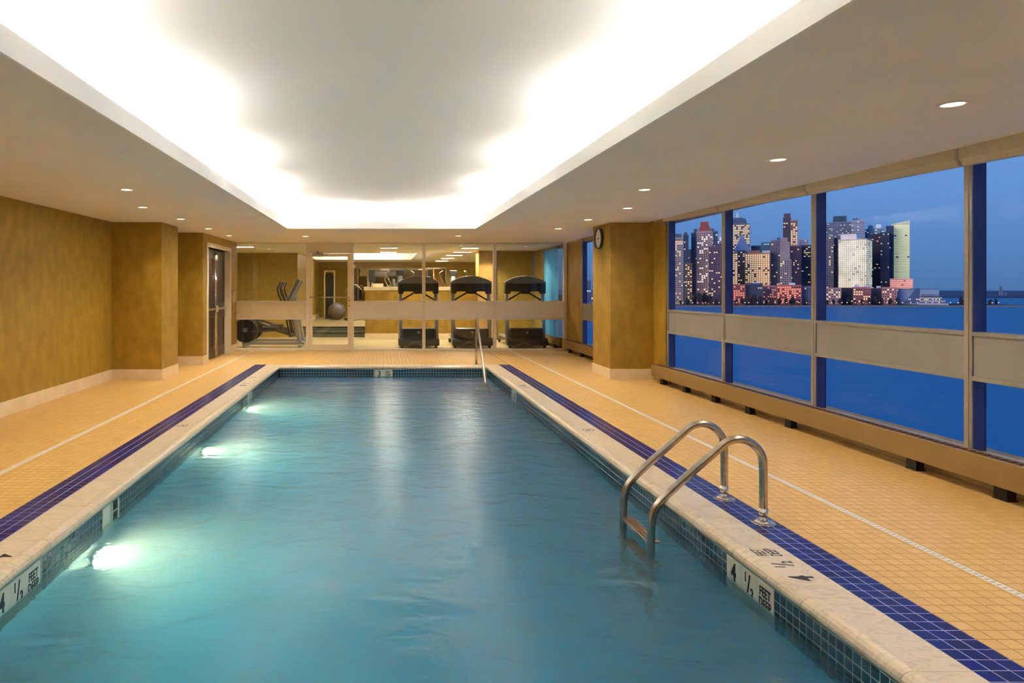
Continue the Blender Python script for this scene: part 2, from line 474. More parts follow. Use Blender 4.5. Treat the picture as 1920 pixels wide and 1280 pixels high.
# ---- blue stripes ----
proto = tile_mesh('tile', .0731, PITCH, .004, M['navy'], .0046)
navy_me = proto.mesh('navy_tile', M['navy'])
for nm, x0, x1, lab in (('trim_1', SX1 - .2193, SX1, 'dark blue three tile stripe between the right coping and cream deck'),
                        ('trim_2', SX0, SX0 + .2193, 'dark blue three tile stripe between the left coping and cream deck')):
    tr = MB().box(x0, x1, PY0 - .255, PY1 + .255, -.15, -.0012).build(nm, M['blue_grout']); tag(tr, lab, None, None, 'structure')
    cc = []
    for j in range(int((PY0 - .255) / PITCH) + 1, int((PY1 + .25) / PITCH)):
        for i in range(3): cc.append((x0 + (i + .5) * .0731, (j + .5) * PITCH, 0))
    v = [c for c in cc if inframe(*c)][:300]; vv = set(v)
    for c in v: shared('tile', navy_me, c, tr)
    joined_tiles('stripe_tiles', M['navy'], tr, [c for c in cc if c not in vv], proto)

# ---- drain strips ----
for nm, xc, lab in (('trim_3', 3.025, 'narrow white slotted drain strip in the right deck'), ('trim_4', -2.985, 'narrow white slotted drain strip in the left deck')):
    b = MB(); b.box(xc - .022, xc - .013, -1.5, GY - .1, -.003, .0025); b.box(xc + .013, xc + .022, -1.5, GY - .1, -.003, .0025)
    tr = b.build(nm, M['white_strip']); tag(tr, lab, None, None, 'structure')
    b = MB(); y = -1.5
    while y < GY - .1: b.box(xc - .013, xc + .013, y, y + .022, -.003, .002, 'nobottom'); y += .032
    tag(b.build('grating', M['white_strip'], tr), kind='stuff')
    MB().box(xc - .013, xc + .013, -1.5, GY - .1, -.003, .0006).build('channel', M['greyplastic'], tr)

# ---- pool shell, water ----
sh = MB()
t = .2
sh.box(PX0 - t, PX0, PY0 - t, PY1 + t, -1.75, -.068); sh.box(PX1, PX1 + t, PY0 - t, PY1 + t, -1.75, -.068)
sh.box(PX0, PX1, PY1, PY1 + t, -1.75, -.068); sh.box(PX0, PX1, PY0 - t, PY0, -1.75, -.068)
sh.add([(PX0 - t, PY0 - t, -1.62), (PX1 + t, PY0 - t, -1.62), (PX1 + t, PY1 + t, -1.12), (PX0 - t, PY1 + t, -1.12)], [(0, 1, 2, 3)])
shell = sh.build('pool_basin', M['plaster']); tag(shell, 'rectangular plastered pool basin', None, None, 'structure')
w = MB().box(PX0 + .001, PX1 - .001, PY0 + .001, PY1 - .001, -1.7, WZ)
water = w.build('water', M['water']); tag(water, 'teal pool water with soft ripples', None, None, 'structure')
# ---- shallow end steps ----
b = MB()
for k in range(3): b.box(PX0 + .005, PX1 - .005, 12.499 - .3 * (k + 1), 12.499 - .3 * k, -1.2, -.42 - .2 * k)
tag(b.build('pool_steps', M['plaster'], shell), kind=None)

# ---- wall tile bands ----
BP = .051
wproto = tile_mesh('tile', BP, BP, .005, M['wall_tile'], .0045)
RX = {'R': ((0, 0, -1), (0, 1, 0), (1, 0, 0)), 'L': ((0, 0, 1), (0, 1, 0), (-1, 0, 0)), 'B': ((1, 0, 0), (0, 0, -1), (0, 1, 0))}


def rot_for(side):
    # local z (outward face) -> -X (R), +X (L), -Y (B)
    if side == 'R': return Matrix(((0, 0, -1), (0, 1, 0), (1, 0, 0)))
    if side == 'L': return Matrix(((0, 0, 1), (0, 1, 0), (-1, 0, 0)))
    return Matrix(((1, 0, 0), (0, 0, -1), (0, 1, 0)))


band_specs = (('R', 'pool_wall_right', PX1, [(3.36, 3.815), (9.78, 10.08)], 'right pool wall waterline band of small teal blue tiles'),
              ('L', 'pool_wall_left', PX0, [(3.28, 3.742), (4.58, 4.71), (4.74, 4.85), (9.60, 9.90), (9.14, 9.24)], 'left pool wall waterline band of small teal blue tiles'))
for side, nm, xw, gaps, lab in band_specs:
    sg = -1 if side == 'R' else 1
    bb = MB().box(min(xw, xw + sg * .004), max(xw, xw + sg * .004), PY0 + .01, PY1 - .001, -.068 - BP * 6, -.068)
    band = bb.build(nm, M['wall_grout']); tag(band, lab, None, None, 'structure')
    R_ = rot_for(side); e = R_.to_euler(); me = wproto.mesh('band_tile', M['wall_tile'])
    cc = []
    for j in range(int(PY0 / BP) + 1, int(PY1 / BP)):
        y = (j + .5) * BP
        if any(a - .01 < y < b_ + .01 for a, b_ in gaps): continue
        for i in range(6): cc.append((xw + sg * .0055, y, -.068 - BP * (i + .5)))
    v = [c for c in cc if c[2] > -.23 and inframe(c[0], c[1], c[2])][:300]; vv = set(v)
    for c in v: shared('tile', me, c, band, e)
    joined_tiles('band_tiles', M['wall_tile'], band, [c for c in cc if c not in vv], wproto, [list(r) for r in R_])
    xf = xw + sg * .007
    ry = {'R': (radians(90), 0, radians(-90)), 'L': (radians(90), 0, radians(90))}[side]
    if side == 'R':
        plates = [(3.74, '4'), (3.588, '1\u20442'), (3.436, 'FEET\nDEEP'), (10.02, '3'), (9.868, 'FEET\nDEEP')]
    else:
        plates = [(3.36, '4'), (3.512, '1\u20442'), (3.664, 'FEET\nDEEP'), (9.68, '3'), (9.83, 'FEET\nDEEP')]
    for y, s in plates:
        zc = -.068 - .077
        pl = MB().box(-.004, .004, -.0755, .0755, -.076, .076).build('marker_tile', M['marker'], band, (xw + sg * .006, y, zc), bevel=.0015)
        pl['label'] = 'white depth marker tile with black lettering'
        lx = sg * .0048
        if s == '4' or s == '3': text('lettering', s, .135, (lx, 0, 0), ry, M['ink'], pl, .0045, sx=.72)
        elif s.startswith('1'):
            text('lettering', '1', .07, (lx, -sg * .032, .03), ry, M['ink'], pl, .0026, sx=.8)
            text('lettering', '/', .15, (lx, 0, -.002), ry, M['ink'], pl, .002, sx=.8)
            text('lettering', '2', .07, (lx, sg * .032, -.036), ry, M['ink'], pl, .0026, sx=.8)
        else: text('lettering', s, .068, (lx, 0, -0.008), ry, M['ink'], pl, .0018, sx=.72)
# skimmer opening (dark plates paint its inner shade) and plain inlet tile, left wall
pl_wall = D.objects['pool_wall_left']
MB().box(PX0 + .001, PX0 + .010, 4.58, 4.71, -.221, -.07).build('inlet_cover', M['marker'], pl_wall)
MB().box(PX0 + .001, PX0 + .006, 4.74, 4.85, -.26, -.075).build('skimmer_mouth_shade', M['skimmer'], pl_wall)
b = MB(); b.box(PX0 + .001, PX0 + .016, 4.735, 4.742, -.26, -.07); b.box(PX0 + .001, PX0 + .016, 4.848, 4.856, -.26, -.07); b.box(PX0 + .001, PX0 + .014, 4.74, 4.85, -.145, -.139)
b.build('skimmer_frame', M['marker'], pl_wall)
MB().box(PX0 + .001, PX0 + .006, 9.14, 9.24, -.26, -.075).build('skimmer_mouth_shade', M['skimmer'], pl_wall)

nm = 'pool_wall_far'
bb = MB().box(PX0 + .001, PX1 - .001, PY1 - .004, PY1, -.068 - BP * 6, -.068)
band = bb.build(nm, M['wall_grout']); tag(band, 'far pool wall waterline band of small blue tiles', None, None, 'structure')
cc = []
for i in range(int((PX1 - PX0) / BP)):
    x = PX0 + (i + .5) * BP
    if -.12 < x < .235: continue
    for k in range(6): cc.append((x, PY1 - .0055, -.068 - BP * (k + .5)))
R_ = rot_for('B')
joined_tiles('band_tiles', M['wall_tile'], band, cc, wproto, [list(r) for r in R_])
for x, s in ((-.028, '3'), (.134, 'FEET\nDEEP')):
    pl = MB().box(-.08, .08, -.004, .004, -.076, .076).build('marker_tile', M['marker'], band, (x, PY1 - .006, -.145))
    text('lettering', s, .135 if s == '3' else .062, (0, -.0048, 0), (radians(90), 0, 0), M['ink'], pl, .003 if s == '3' else .0012, sx=.8)

# ---- coping ----
prof = [(.2545, 0), (.062, 0), (.05, .003), (.03, .004), (.006, -.002), (-.012, -.012), (-.022, -.028), (-.022, -.042), (-.012, -.056), (0, -.066), (.2545, -.067)]
cop = empty('coping'); tag(cop, None, None, None, 'structure')


def slab_mesh(side, L):
    pr = [((PX1 + u) if side == 'R' else (PX0 - u), z) for u, z in prof]
    mb = MB(); n = len(pr)
    if side in 'RL':
        mb.prism([(p[0] - (PX1 if side == 'R' else PX0), p[1]) for p in pr], 'y', .0015, L - .0015)
    else:
        mb.prism([(u, z) for u, z in prof], 'x', .0015, L - .0015)
    return mb.mesh('coping_stone', M['marble'])


for side, xw in (('R', PX1), ('L', PX0)):
    me = slab_mesh(side, .6)
    off = .18 if side == 'R' else .30
    y = PY0 - .255 - .6 + off
    ys = []
    while y < PY1 + .255:
        ys.append(y); y += .6
    for y in ys:
        y0, y1 = max(y, PY0 - .255), min(y + .6, PY1 + .255)
        if y1 - y0 < .599: m_ = slab_mesh(side, y1 - y0)
        else: m_ = me
        shared('coping_stone', m_, (xw, y0, 0), cop)
me = slab_mesh('B', (PX1 - PX0) / 6)
for k in range(6):
    shared('coping_stone', me, (PX0 + k * (PX1 - PX0) / 6, PY1, 0), cop)
cop['label'] = 'cream marble coping with rounded nosing around the pool'
# near-end coping, behind the camera's view
b = MB(); b.box(PX0, PX1, PY0 - .255, PY0, -.067, 0); b.build('coping_stone', M['marble'], cop)

# depth lettering on the coping
zt = .0003
for y, s, sz in ((3.34, '4', .165), (3.665, 'FEET\nDEEP', .088)):
    text('lettering', s, sz, (2.12, y, zt), (0, 0, radians(90)), M['ink'], cop, .005 if s == '4' else .0008, sx=.72 if s == '4' else .5)
text('lettering', '1', .075, (2.085, 3.475, zt), (0, 0, radians(90)), M['ink'], cop, .0015, sx=.8)
text('lettering', '/', .15, (2.12, 3.505, zt), (0, 0, radians(90)), M['ink'], cop, .001, sx=.8)
text('lettering', '2', .075, (2.155, 3.535, zt), (0, 0, radians(90)), M['ink'], cop, .0015, sx=.8)
text('lettering', '4', .13, (-2.05, 3.62, zt), (0, 0, radians(-90)), M['ink'], cop, .0025, sx=.75)
text('lettering', '3', .13, (2.13, 9.78, zt), (0, 0, radians(90)), M['ink'], cop, .0025, sx=.75)
text('lettering', 'FEET\nDEEP', .06, (2.13, 9.98, zt), (0, 0, radians(90)), M['ink'], cop, .001, sx=.75)
text('lettering', '3', .13, (-2.07, 10.2, zt), (0, 0, radians(-90)), M['ink'], cop, .0025, sx=.75)
text('lettering', 'FEET\nDEEP', .06, (-2.07, 10.0, zt), (0, 0, radians(-90)), M['ink'], cop, .001, sx=.75)


def no_dive_mark(x, y, rz):
    b = MB(); n = 24
    def arcstrip(r0, r1, z=.0012):
        for i in range(n):
            a0, a1 = 2 * pi * i / n, 2 * pi * (i + 1) / n
            b.add([(r0 * cos(a0), r0 * sin(a0), z), (r1 * cos(a0), r1 * sin(a0), z), (r1 * cos(a1), r1 * sin(a1), z), (r0 * cos(a1), r0 * sin(a1), z)], [(0, 1, 2, 3)])
    arcstrip(.052, .060)
    b.add([(-.043, .036, .0012), (-.036, .043, .0012), (.043, -.036, .0012), (.036, -.043, .0012)], [(0, 1, 2, 3)])
    b.add([(-.03, .0, .0009), (.012, .026, .0009), (.02, .014, .0009), (-.02, -.014, .0009)], [(0, 1, 2, 3)])
    b.build('symbol', M['ink'], cop, (x, y, 0), rz=rz)


no_dive_mark(2.13, 6.84, radians(90)); no_dive_mark(-2.1, 7.05, radians(-90)); no_dive_mark(-2.1, 10.9, radians(-90))

# ---- ceiling ----
def cslab(x0, x1, y0, y1, th=.03):
    b = MB(); vs = []
    for (x, y) in ((x0, y0), (x1, y0), (x1, y1), (x0, y1)): vs.append((x, y, ceilz(y)))
    for (x, y) in ((x0, y0), (x1, y0), (x1, y1), (x0, y1)): vs.append((x, y, ceilz(y) + th))
    return vs, [(0, 1, 2, 3), (7, 6, 5, 4), (0, 4, 5, 1), (1, 5, 6, 2), (2, 6, 7, 3), (3, 7, 4, 0)]


CY0 = -1.2
ce = MB()
for r in ((-4.6, TX0 - .02, -2.2, GY + .1), (TX1 + .02, 4.26, -2.2, GY + .1), (TX0 - .02, TX1 + .02, TY1 + .02, GY + .1), (TX0 - .02, TX1 + .02, -2.2, CY0 - .02)):
    ce.add(*cslab(*r))
ceiling = ce.build('ceiling', M['ceil']); tag(ceiling, 'white ceiling with a recessed light cove', None, None, 'structure')
LH = .125
b = MB()


def lip(x0, x1, y0, y1):
    vs = [(x0, y0, ceilz(y0)), (x1, y0, ceilz(y0)), (x1, y1, ceilz(y1)), (x0, y1, ceilz(y1))]
    vs += [(v[0], v[1], v[2] + LH) for v in vs]
    b.add(vs, [(0, 1, 2, 3), (7, 6, 5, 4), (0, 4, 5, 1), (1, 5, 6, 2), (2, 6, 7, 3), (3, 7, 4, 0)])


lip(TX0 - .02, TX0, CY0, TY1); lip(TX1, TX1 + .02, CY0, TY1); lip(TX0 - .02, TX1 + .02, TY1, TY1 + .02); lip(TX0 - .02, TX1 + .02, CY0 - .02, CY0)
b.build('cove_lip', M['lip'], ceiling)
b = MB(); UZ = 2.90
b.box(TX0 - .5, TX1 + .5, CY0 - .5, TY1 + .5, UZ, UZ + .03)
b.box(TX0 - .53, TX0 - .5, CY0 - .5, TY1 + .5, 2.525, UZ); b.box(TX1 + .5, TX1 + .53, CY0 - .5, TY1 + .5, 2.525, UZ)
b.box(TX0 - .53, TX1 + .53, TY1 + .5, TY1 + .53, 2.53, UZ); b.box(TX0 - .53, TX1 + .53, CY0 - .53, CY0 - .5, 2.47, UZ)
b.build('cove_ceiling', M['lip'], ceiling)

# ---- walls ----
def struct(name, mb, m, label=None, parent=None, bevel=0):
    o = mb.build(name, m, parent, bevel=bevel)
    if not parent: tag(o, label, None, None, 'structure')
    return o


CT = 2.60
lw = MB(); lw.box(WXL - .2, WXL, -2.2, 12.67, 0, CT)
struct('wall_left', lw, M['gold'], 'gold textured wall left of the pool')
lc = MB().box(WXL, -3.485, 10.6, 11.45, 0, CT)
lcol = struct('column_left', lc, M['gold'], 'square gold column against the left wall', bevel=.004)
al = MB(); al.box(WXL - .2, -3.38, 12.67, 12.98, 0, CT); al.box(-3.62, -3.38, 14.93, GY + .03, 0, CT); al.box(-3.62, -3.38, 12.98, 14.93, 2.27, CT); al.box(-3.64, -3.62, 12.98, GY, 0, CT)
alc = struct('wall_left_return', al, M['gold'], 'gold wall projecting around the dark double door')
rcb = MB().box(3.67, WXR + .02, 10.66, 11.53, 0, CT)
rcol = struct('column_right', rcb, M['gold'], 'square gold column on the window side carrying a round clock', bevel=.004)
wr = MB(); wr.box(WXR, WXR + .10, 10.15, 11.55, 0, CT); wr.box(WXR, WXR + .10, 14.50, 15.9, 0, CT); wr.box(WXR + .02, WXR + .25, -2.2, 17.9, 2.47, CT); wr.box(WXR + .06, WXR + .25, -2.2, 18.9, -.1, .24); wr.box(WXR, WXR + .25, -2.2, -.5, 0, CT)
wrt = struct('wall_right', wr, M['gold'], 'gold piers between the river windows')
struct('wall_back', MB().box(-4.5, 4.6, -2.4, -2.2, 0, CT), M['gold'], 'gold wall at the near end of the pool hall')
# baseboards
H = .168


def bbx(name, boxes, label):
    b = MB()
    for (x0, x1, y0, y1) in boxes: b.box(x0, x1, y0, y1, 0, H)
    struct(name, b, M['cream_base'], label, bevel=.003)


bbx('baseboard_left', [(WXL, WXL + .012, -2.2, 10.59), (WXL, -3.473, 10.588, 10.6), (-3.485, -3.473, 10.6, 11.45), (WXL, -3.485, 11.45, 11.462), (WXL, -3.368, 12.658, 12.67), (-3.38, -3.368, 12.67, 12.93), (-3.38, -3.368, 15.0, GY)], 'cream marble baseboard along the gold left wall')
bbx('baseboard_right', [(3.658, WXR, 10.648, 10.66), (3.658, 3.67, 10.66, 11.53), (3.658, WXR, 11.53, 11.542), (4.405, 4.417, -2.2, 10.1)], 'cream marble baseboard on the clock column and under the windows')

# ---- river windows ----
ZB0, ZB1 = .772, 1.132      # spandrel band
def shade_z(y): return 2.255 + .0208 * y


def mullion(parent, y, depth=.11, w=.066):
    b = MB(); b.box(WXR, WXR + .012, y, y + w, .2, 2.52)
    b.box(WXR - .006, WXR, y + .022, y + .030, .2, 2.52)   # thin bead on the face
    MB().box(WXR + .012, WXR + depth, y, y + w - .002, .2, 2.52).build('mullion_back', M['slate'], parent)
    return b.build('mullion', M['dark_alu'], parent, bevel=.002)


bays = [(-.5, 1.37), (1.37, 3.14), (3.14, 4.92), (4.92, 6.69), (6.69, 8.46), (8.46, 10.12), (12.6, 14.44), (15.9, 17.86)]
names = ['', '', 'nearest bay', 'second bay', 'third bay', 'last bay before the clock column', 'bay beyond the clock column', 'gym bay']
for k, (ya, yb) in enumerate(bays):
    wn = empty('window_%d' % (k + 1)); tag(wn, None, None, None, 'structure')
    if k == 6: ya2 = 11.55
    else: ya2 = ya
    mullion(wn, ya)
    if k in (5, 6): mullion(wn, yb)
    if k == 7: mullion(wn, yb - .04)
    y0, y1 = ya + .066, yb
    segs = [(y0, y1)] if k != 6 else [(11.55, ya), (y0, y1)]
    for (a, c) in segs:
        # spandrel band: recessed panel between two rails
        MB().box(WXR + .012, WXR + .09, a + .004, c - .004, ZB0 + .035, ZB1 - .03).build('band_panel', M['panel'], wn)
        MB().box(WXR, WXR + .1, a + .001, c - .001, ZB1 - .03, ZB1).build('rail', M['panel'], wn, bevel=.002)
        MB().box(WXR, WXR + .1, a + .001, c - .001, ZB0, ZB0 + .035).build('rail', M['panel'], wn, bevel=.002)
        MB().box(WXR + .02, WXR + .1, a + .001, c - .001, .2, .255).build('sill', M['dark_alu'], wn)
        MB().box(WXR + .095, WXR + .103, a, c, ZB1, 2.48).build('glass_pane', M['glass'], wn)
        MB().box(WXR + .095, WXR + .103, a, c, .24, ZB0).build('glass_pane', M['glass'], wn)
        # blind cassette hanging from the ceiling edge
        va, vc = a + .0 - .04, c - .01
        vs = []
        for y in (va, vc):
            z = shade_z(y); cz = ceilz(y) + .02
            vs += [(4.255, y, cz), (4.255, y, z + .045), (4.275, y, z + .028), (4.285, y, z), (4.345, y, z), (4.345, y, cz)]
        fs = [tuple(range(6))[::-1], tuple(range(6, 12))] + [(i, (i + 1) % 6, 6 + (i + 1) % 6, 6 + i) for i in range(6)]
        if k != 7: MB().add(vs, fs).build('blind_cassette', M['valance'], wn, bevel=.002)

# ---- partition to the gym ----
part = empty('wall_far_glazed'); tag(part, 'aluminium framed glass partition to the gym', None, None, 'structure')


def gx(px): return (px - 714) / 1250 * GY
def gz(py): return 1.45 - (py - 541) / 1250 * GY


Z0, Z1, Z2, Z3 = .0, gz(598), gz(565), gz(455)
FD = .05


def member(x0, x1, z0, z1, n='frame_member', m='alu', d=FD):
    return MB().box(x0, x1, GY - d, GY + d, z0, z1).build(n, M[m], part, bevel=.002)


XP = [gx(440.5), gx(577), gx(660.5), gx(794.5), gx(927.5), gx(1059)]
member(-3.38, 4.4, Z3, CT - .04, 'head_rail')
for i, x in enumerate(XP):
    member(x - .036, x + .036, 0, Z3, 'mullion')
for i, (a, c) in enumerate(zip(XP[:-1], XP[1:])):
    if i == 1: continue
    a += .03; c -= .03
    member(a, c, 0, .045, 'bottom_rail'); member(a, c, Z1 - .01, Z1 + .02, 'rail'); member(a, c, Z2 - .02, Z2 + .012, 'rail')
    MB().box(a + .005, c - .005, GY - .035, GY + .035, Z1 + .022, Z2 - .022).build('band_panel', M['panelfar'] if i else M['trimcream'], part)
    MB().box(a, c, GY - .004, GY + .004, Z2 + .01, Z3).build('glass_pane', M['gymglass'], part)
    MB().box(a, c, GY - .004, GY + .004, .04, Z1).build('glass_pane', M['gymglass'], part)
# transom panel above the gym door
dz = gz(478)
MB().box(XP[1] + .03, XP[2] - .03, GY - .03, GY + .03, gz(472), Z3).build('transom_panel', M['door_panel'], part)
member(XP[1] + .03, XP[2] - .03, gz(475), gz(472), 'head_rail')
# gym door
dr = empty('door_1'); tag(dr, 'cream framed glass door into the gym', None, None, 'structure')
dx0, dx1 = XP[1] + .035, XP[2] - .035; dzt = gz(475) - .006


def dm(n, x0, x1, z0, z1, m='trimcream', y0=-.022, y1=.022):
    return MB().box(x0, x1, GY + y0, GY + y1, z0, z1).build(n, M[m], dr, bevel=.002)


dm('stile', dx0, dx0 + .075, .01, dzt); dm('stile', dx1 - .075, dx1, .01, dzt)
dm('bottom_rail', dx0 + .075, dx1 - .075, .01, .15); dm('top_rail', dx0 + .075, dx1 - .075, dzt - .07, dzt)
dm('glass_pane', dx0 + .07, dx1 - .07, .14, dzt - .06, 'gymglass', -.004, .004)
b = MB(); zz = gz(557); b.cyl((dx0 + .02, GY - .075, zz), .012, dx1 - dx0 - .04, 'x', 12)
for x in (dx0 + .03, dx1 - .03): b.cyl((x, GY - .075, zz), .014, .055, 'y', 12)
b.build('push_bar', M['steel'], dr)
b = MB(); b.box(dx0 + .08, dx0 + .36, GY - .09, GY - .024, dzt - .055, dzt + .0); b.cyl((dx0 + .2, GY - .06, dzt - .0), .02, .06, 'z', 12)
b.add([(dx0 + .2, GY - .08, dzt + .03), (dx0 + .44, GY - .16, dzt - .04), (dx0 + .44, GY - .14, dzt - .06), (dx0 + .2, GY - .06, dzt + .01)], [(0, 1, 2, 3)])
b.build('door_closer', M['steel'], dr, bevel=.003)
for z in (gz(563), gz(573)):
    MB().cyl((dx1 - .035, GY - .035, z), .017, .015, 'y', 14).build('lock_cylinder', M['chrome'], dr)

# ---- dark double door in the left return ----
dd = empty('door_2'); tag(dd, 'dark mahogany double door with chrome panic hardware', None, None, 'structure')
ya, yb = 13.02, 14.9; XD = -3.49
b = MB(); b.box(-3.5, -3.362, ya - .09, ya, 0, 2.36); b.box(-3.5, -3.362, yb, yb + .09, 0, 2.36); b.box(-3.5, -3.362, ya, yb, 2.27, 2.36)
b.build('door_frame', M['trimcream'], dd, bevel=.004)
for (a, c) in ((ya + .004, (ya + yb) / 2 - .003), ((ya + yb) / 2 + .003, yb - .004)):
    lf = MB().box(XD - .045, XD, a, c, .012, 2.262).build('door_leaf', M['mahogany'], dd, bevel=.003)
    for (z0, z1) in ((.2, .88), (1.13, 2.1)):
        y0, y1 = a + .14, c - .14; fr = MB()
        for (p, q, r, s) in ((y0, y1, z0, z0 + .03), (y0, y1, z1 - .03, z1), (y0, y0 + .03, z0 + .03, z1 - .03), (y1 - .03, y1, z0 + .03, z1 - .03)): fr.box(XD, XD + .014, p, q, r, s)
        fr.build('panel_moulding', M['mahogany'], lf, bevel=.004)
        MB().box(XD, XD + .006, y0 + .05, y1 - .05, z0 + .05, z1 - .05).build('raised_panel', M['mahogany'], lf, bevel=.004)
    MB().box(XD + .03, XD + .055, a + .06, c - .06, 1.0, 1.05).build('panic_bar', M['steel'], lf, bevel=.006)
    my = (a if a > 13.5 else c) + (.05 if a > 13.5 else -.05)
    b = MB(); b.cyl((XD + .035, my, .06), .012, 2.14, 'z', 12)
    for z in (.1, 2.1): b.box(XD, XD + .05, my - .03, my + .03, z - .05, z + .05)
    b.build('vertical_rod', M['chrome'], lf)
    MB().box(XD, XD + .07, my - .04, my + .04, .96, 1.1).build('lock_case', M['chrome'], lf, bevel=.01)

# ---- gym shell ----
GFY = 27.0
g = MB(); g.box(-4.5, 4.6, GY, 30, -.15, -.001)
gf = struct('floor_gym', g, M['gymfloor'], 'pale gym floor behind the glass partition')
g = MB(); g.box(-4.6, 4.6, GY + .1, 20.2, 2.52, 2.6); g.box(-4.6, 4.6, 24.6, GFY + .2, 2.52, 2.6); g.box(-4.6, -2.4, 20.2, 24.6, 2.52, 2.6); g.box(1.1, 4.6, 20.2, 24.6, 2.52, 2.6)
gc = struct('ceiling_gym', g, M['ceil'], 'gym ceiling with a lit cove')
b = MB(); b.box(-2.7, 1.4, 19.9, 24.9, 2.86, 2.89)
b.box(-2.7, 1.4, 24.9, 24.93, 2.52, 2.86); b.box(-2.7, 1.4, 19.87, 19.9, 2.52, 2.86); b.box(-2.73, -2.7, 19.9, 24.9, 2.52, 2.86); b.box(1.4, 1.43, 19.9, 24.9, 2.52, 2.86)
b.build('cove_ceiling', M['ceil'], gc)
g = MB(); g.box(-4.5, 4.6, GFY, GFY + .2, 0, 2.6); g.box(-4.5, -2.5, 20.0, 20.15, 0, 2.6); g.box(-2.62, -2.5, 20.15, GFY, 0, 2.6); g.box(-4.5, -4.28, GY, 20, 0, 2.6)
g.box(4.36, 4.6, 17.9, GFY, 0, 2.6); g.box(2.78, 4.4, 18.9, 19.1, 0, 2.6)
gw = struct('wall_gym', g, M['olive'], 'olive gold gym walls')
g = MB().box(2.76, 3.23, 18.75, 19.4, 0, 2.55)
struct('column_gym', g, M['gold_lit_tone'], 'gold column behind the second treadmill, downlight painted into its colour')
g = MB(); g.box(-.45, 2.76, 19.1, 19.26, 0, 1.45)
kn = struct('wall_gym_low', g, M['gold'], 'low gold wall with a cream cap inside the gym')
MB().box(-.48, 2.78, 19.07, 19.29, 1.455, 1.505).build('cap', M['cream_base'], kn, bevel=.004)
MB().box(-.48, 2.78, 19.07, 19.1, 1.40, 1.455).build('cap_moulding', M['cream_base'], kn, bevel=.01)
MB().box(-.46, 2.76, 19.085, 19.1, 0, .17).build('base', M['cream_base'], kn)
st = MB(); st.box(-2.5, -.45, 19.9, 20.25, 0, .15); st.box(-2.5, 4.3, 20.25, GFY, 0, .30)
stp = struct('steps_gym', st, M['carpet'], 'carpeted steps up to the rear gym level')
st = MB(); st.box(-2.5, -.45, 19.885, 19.9, .12, .152); st.box(-2.5, -.45, 20.235, 20.25, .27, .302); st.build('stair_nosing', M['black'], stp)
MB().box(-2.5, 4.3, 20.26, GFY, .3, .302).build('rear_floor', M['gymfloor'], stp)
struct('baseboard_gym', MB().prism([(20.15, .0), (20.15, .3), (20.5, .47), (26.9, .47), (26.9, .3), (20.2, 0)], 'x', -2.5, -2.485), M['cream_base'], 'cream skirting rising beside the gym steps')
mr = empty('mirror_panel', (0, 0, 0)); tag(mr, 'wide wall mirror on the far gym wall above the low wall', 'mirror')
MB().box(-.9, 2.6, GFY - .03, GFY - .005, .9, 2.25).build('mirror_glass', M['mirror'], mr)
b = MB(); b.box(-.95, 2.65, GFY - .04, GFY - .003, 2.25, 2.3); b.box(-.95, 2.65, GFY - .04, GFY - .003, .85, .9); b.box(-.95, -.9, GFY - .04, GFY - .003, .9, 2.25); b.box(2.6, 2.65, GFY - .04, GFY - .003, .9, 2.25)
b.build('mirror_frame', M['steel'], mr)
# ---- pool lamps ----
for y, lab in ((4.53, 'round underwater pool lamp in the left wall nearest the camera'), (7.2, 'round underwater pool lamp in the left wall, middle of three'), (9.6, 'round underwater pool lamp in the left wall nearest the far end')):
    z = -.68
    f = tag(empty('pool_lamp', (PX0 + .002, y, z)), lab, 'pool light', 'underwater lamps in the left pool wall')
    b = MB(); pr = [(.13, 0), (.165, 0), (.165, .02), (.15, .035), (.13, .03)]; n = 28; k = 0
    vs = []; fs = []
    for i in range(n):
        a = 2 * pi * i / n
        for (r, h) in pr: vs.append((h, r * cos(a), r * sin(a)))
    for i in range(n):
        j = (i + 1) % n
        for q in range(5): fs.append((i * 5 + q, j * 5 + q, j * 5 + (q + 1) % 5, i * 5 + (q + 1) % 5))
    b.add(vs, fs, True); b.build('lamp_ring', M['chrome'], f)
    MB().cyl((.0, 0, 0), .13, .022, 'x', 24).build('lens', M['poolglow'], f)
    area('pool_lamp_beam', (PX0 + .05, y, z), (.24, .24), P_POOL, (1.0, .80, .45), (0, radians(-90), 0), 160, 'DISK')

area('pool_lamp_beam', (PX0 + .05, 1.86, -.68), (.24, .24), P_POOL, (1.0, .80, .45), (0, radians(-90), 0), 160, 'DISK')   # the next lamp, out of the frame
# ---- downlight fixtures ----
dlab = ['nearest downlight in the right soffit, above the second window bay', 'second downlight along the right soffit', 'right soffit downlight set nearer the cove than its neighbours',
        'right soffit downlight just before the clock column', 'right soffit downlight beside the clock column', 'right soffit downlight just beyond the clock column',
        'downlight near the glass partition, right of the cove centre', 'downlight near the glass partition above the gym door',
        'left soffit downlight nearest the camera, close to the cove', 'left soffit downlight over the front of the left column', 'left soffit downlight beside the left column',
        'left soffit downlight beyond the left column', 'left soffit downlight above the mahogany double door']
ring = []; n = 28
for i in range(n):
    a = 2 * pi * i / n
    for (r, h) in ((.053, .02), (.055, -.004), (.072, -.006), (.078, .001)): ring.append((r * cos(a), r * sin(a), h))
rf = [(i * 4 + q, ((i + 1) % n) * 4 + q, ((i + 1) % n) * 4 + q + 1, i * 4 + q + 1) for i in range(n) for q in range(3)]
ring_me = MB().add(ring, rf, True).mesh('trim_ring', M['ceil'])
lens_me = MB().cyl((0, 0, -.002), .054, .003, 'z', 24).mesh('lens', M['lampglow'])
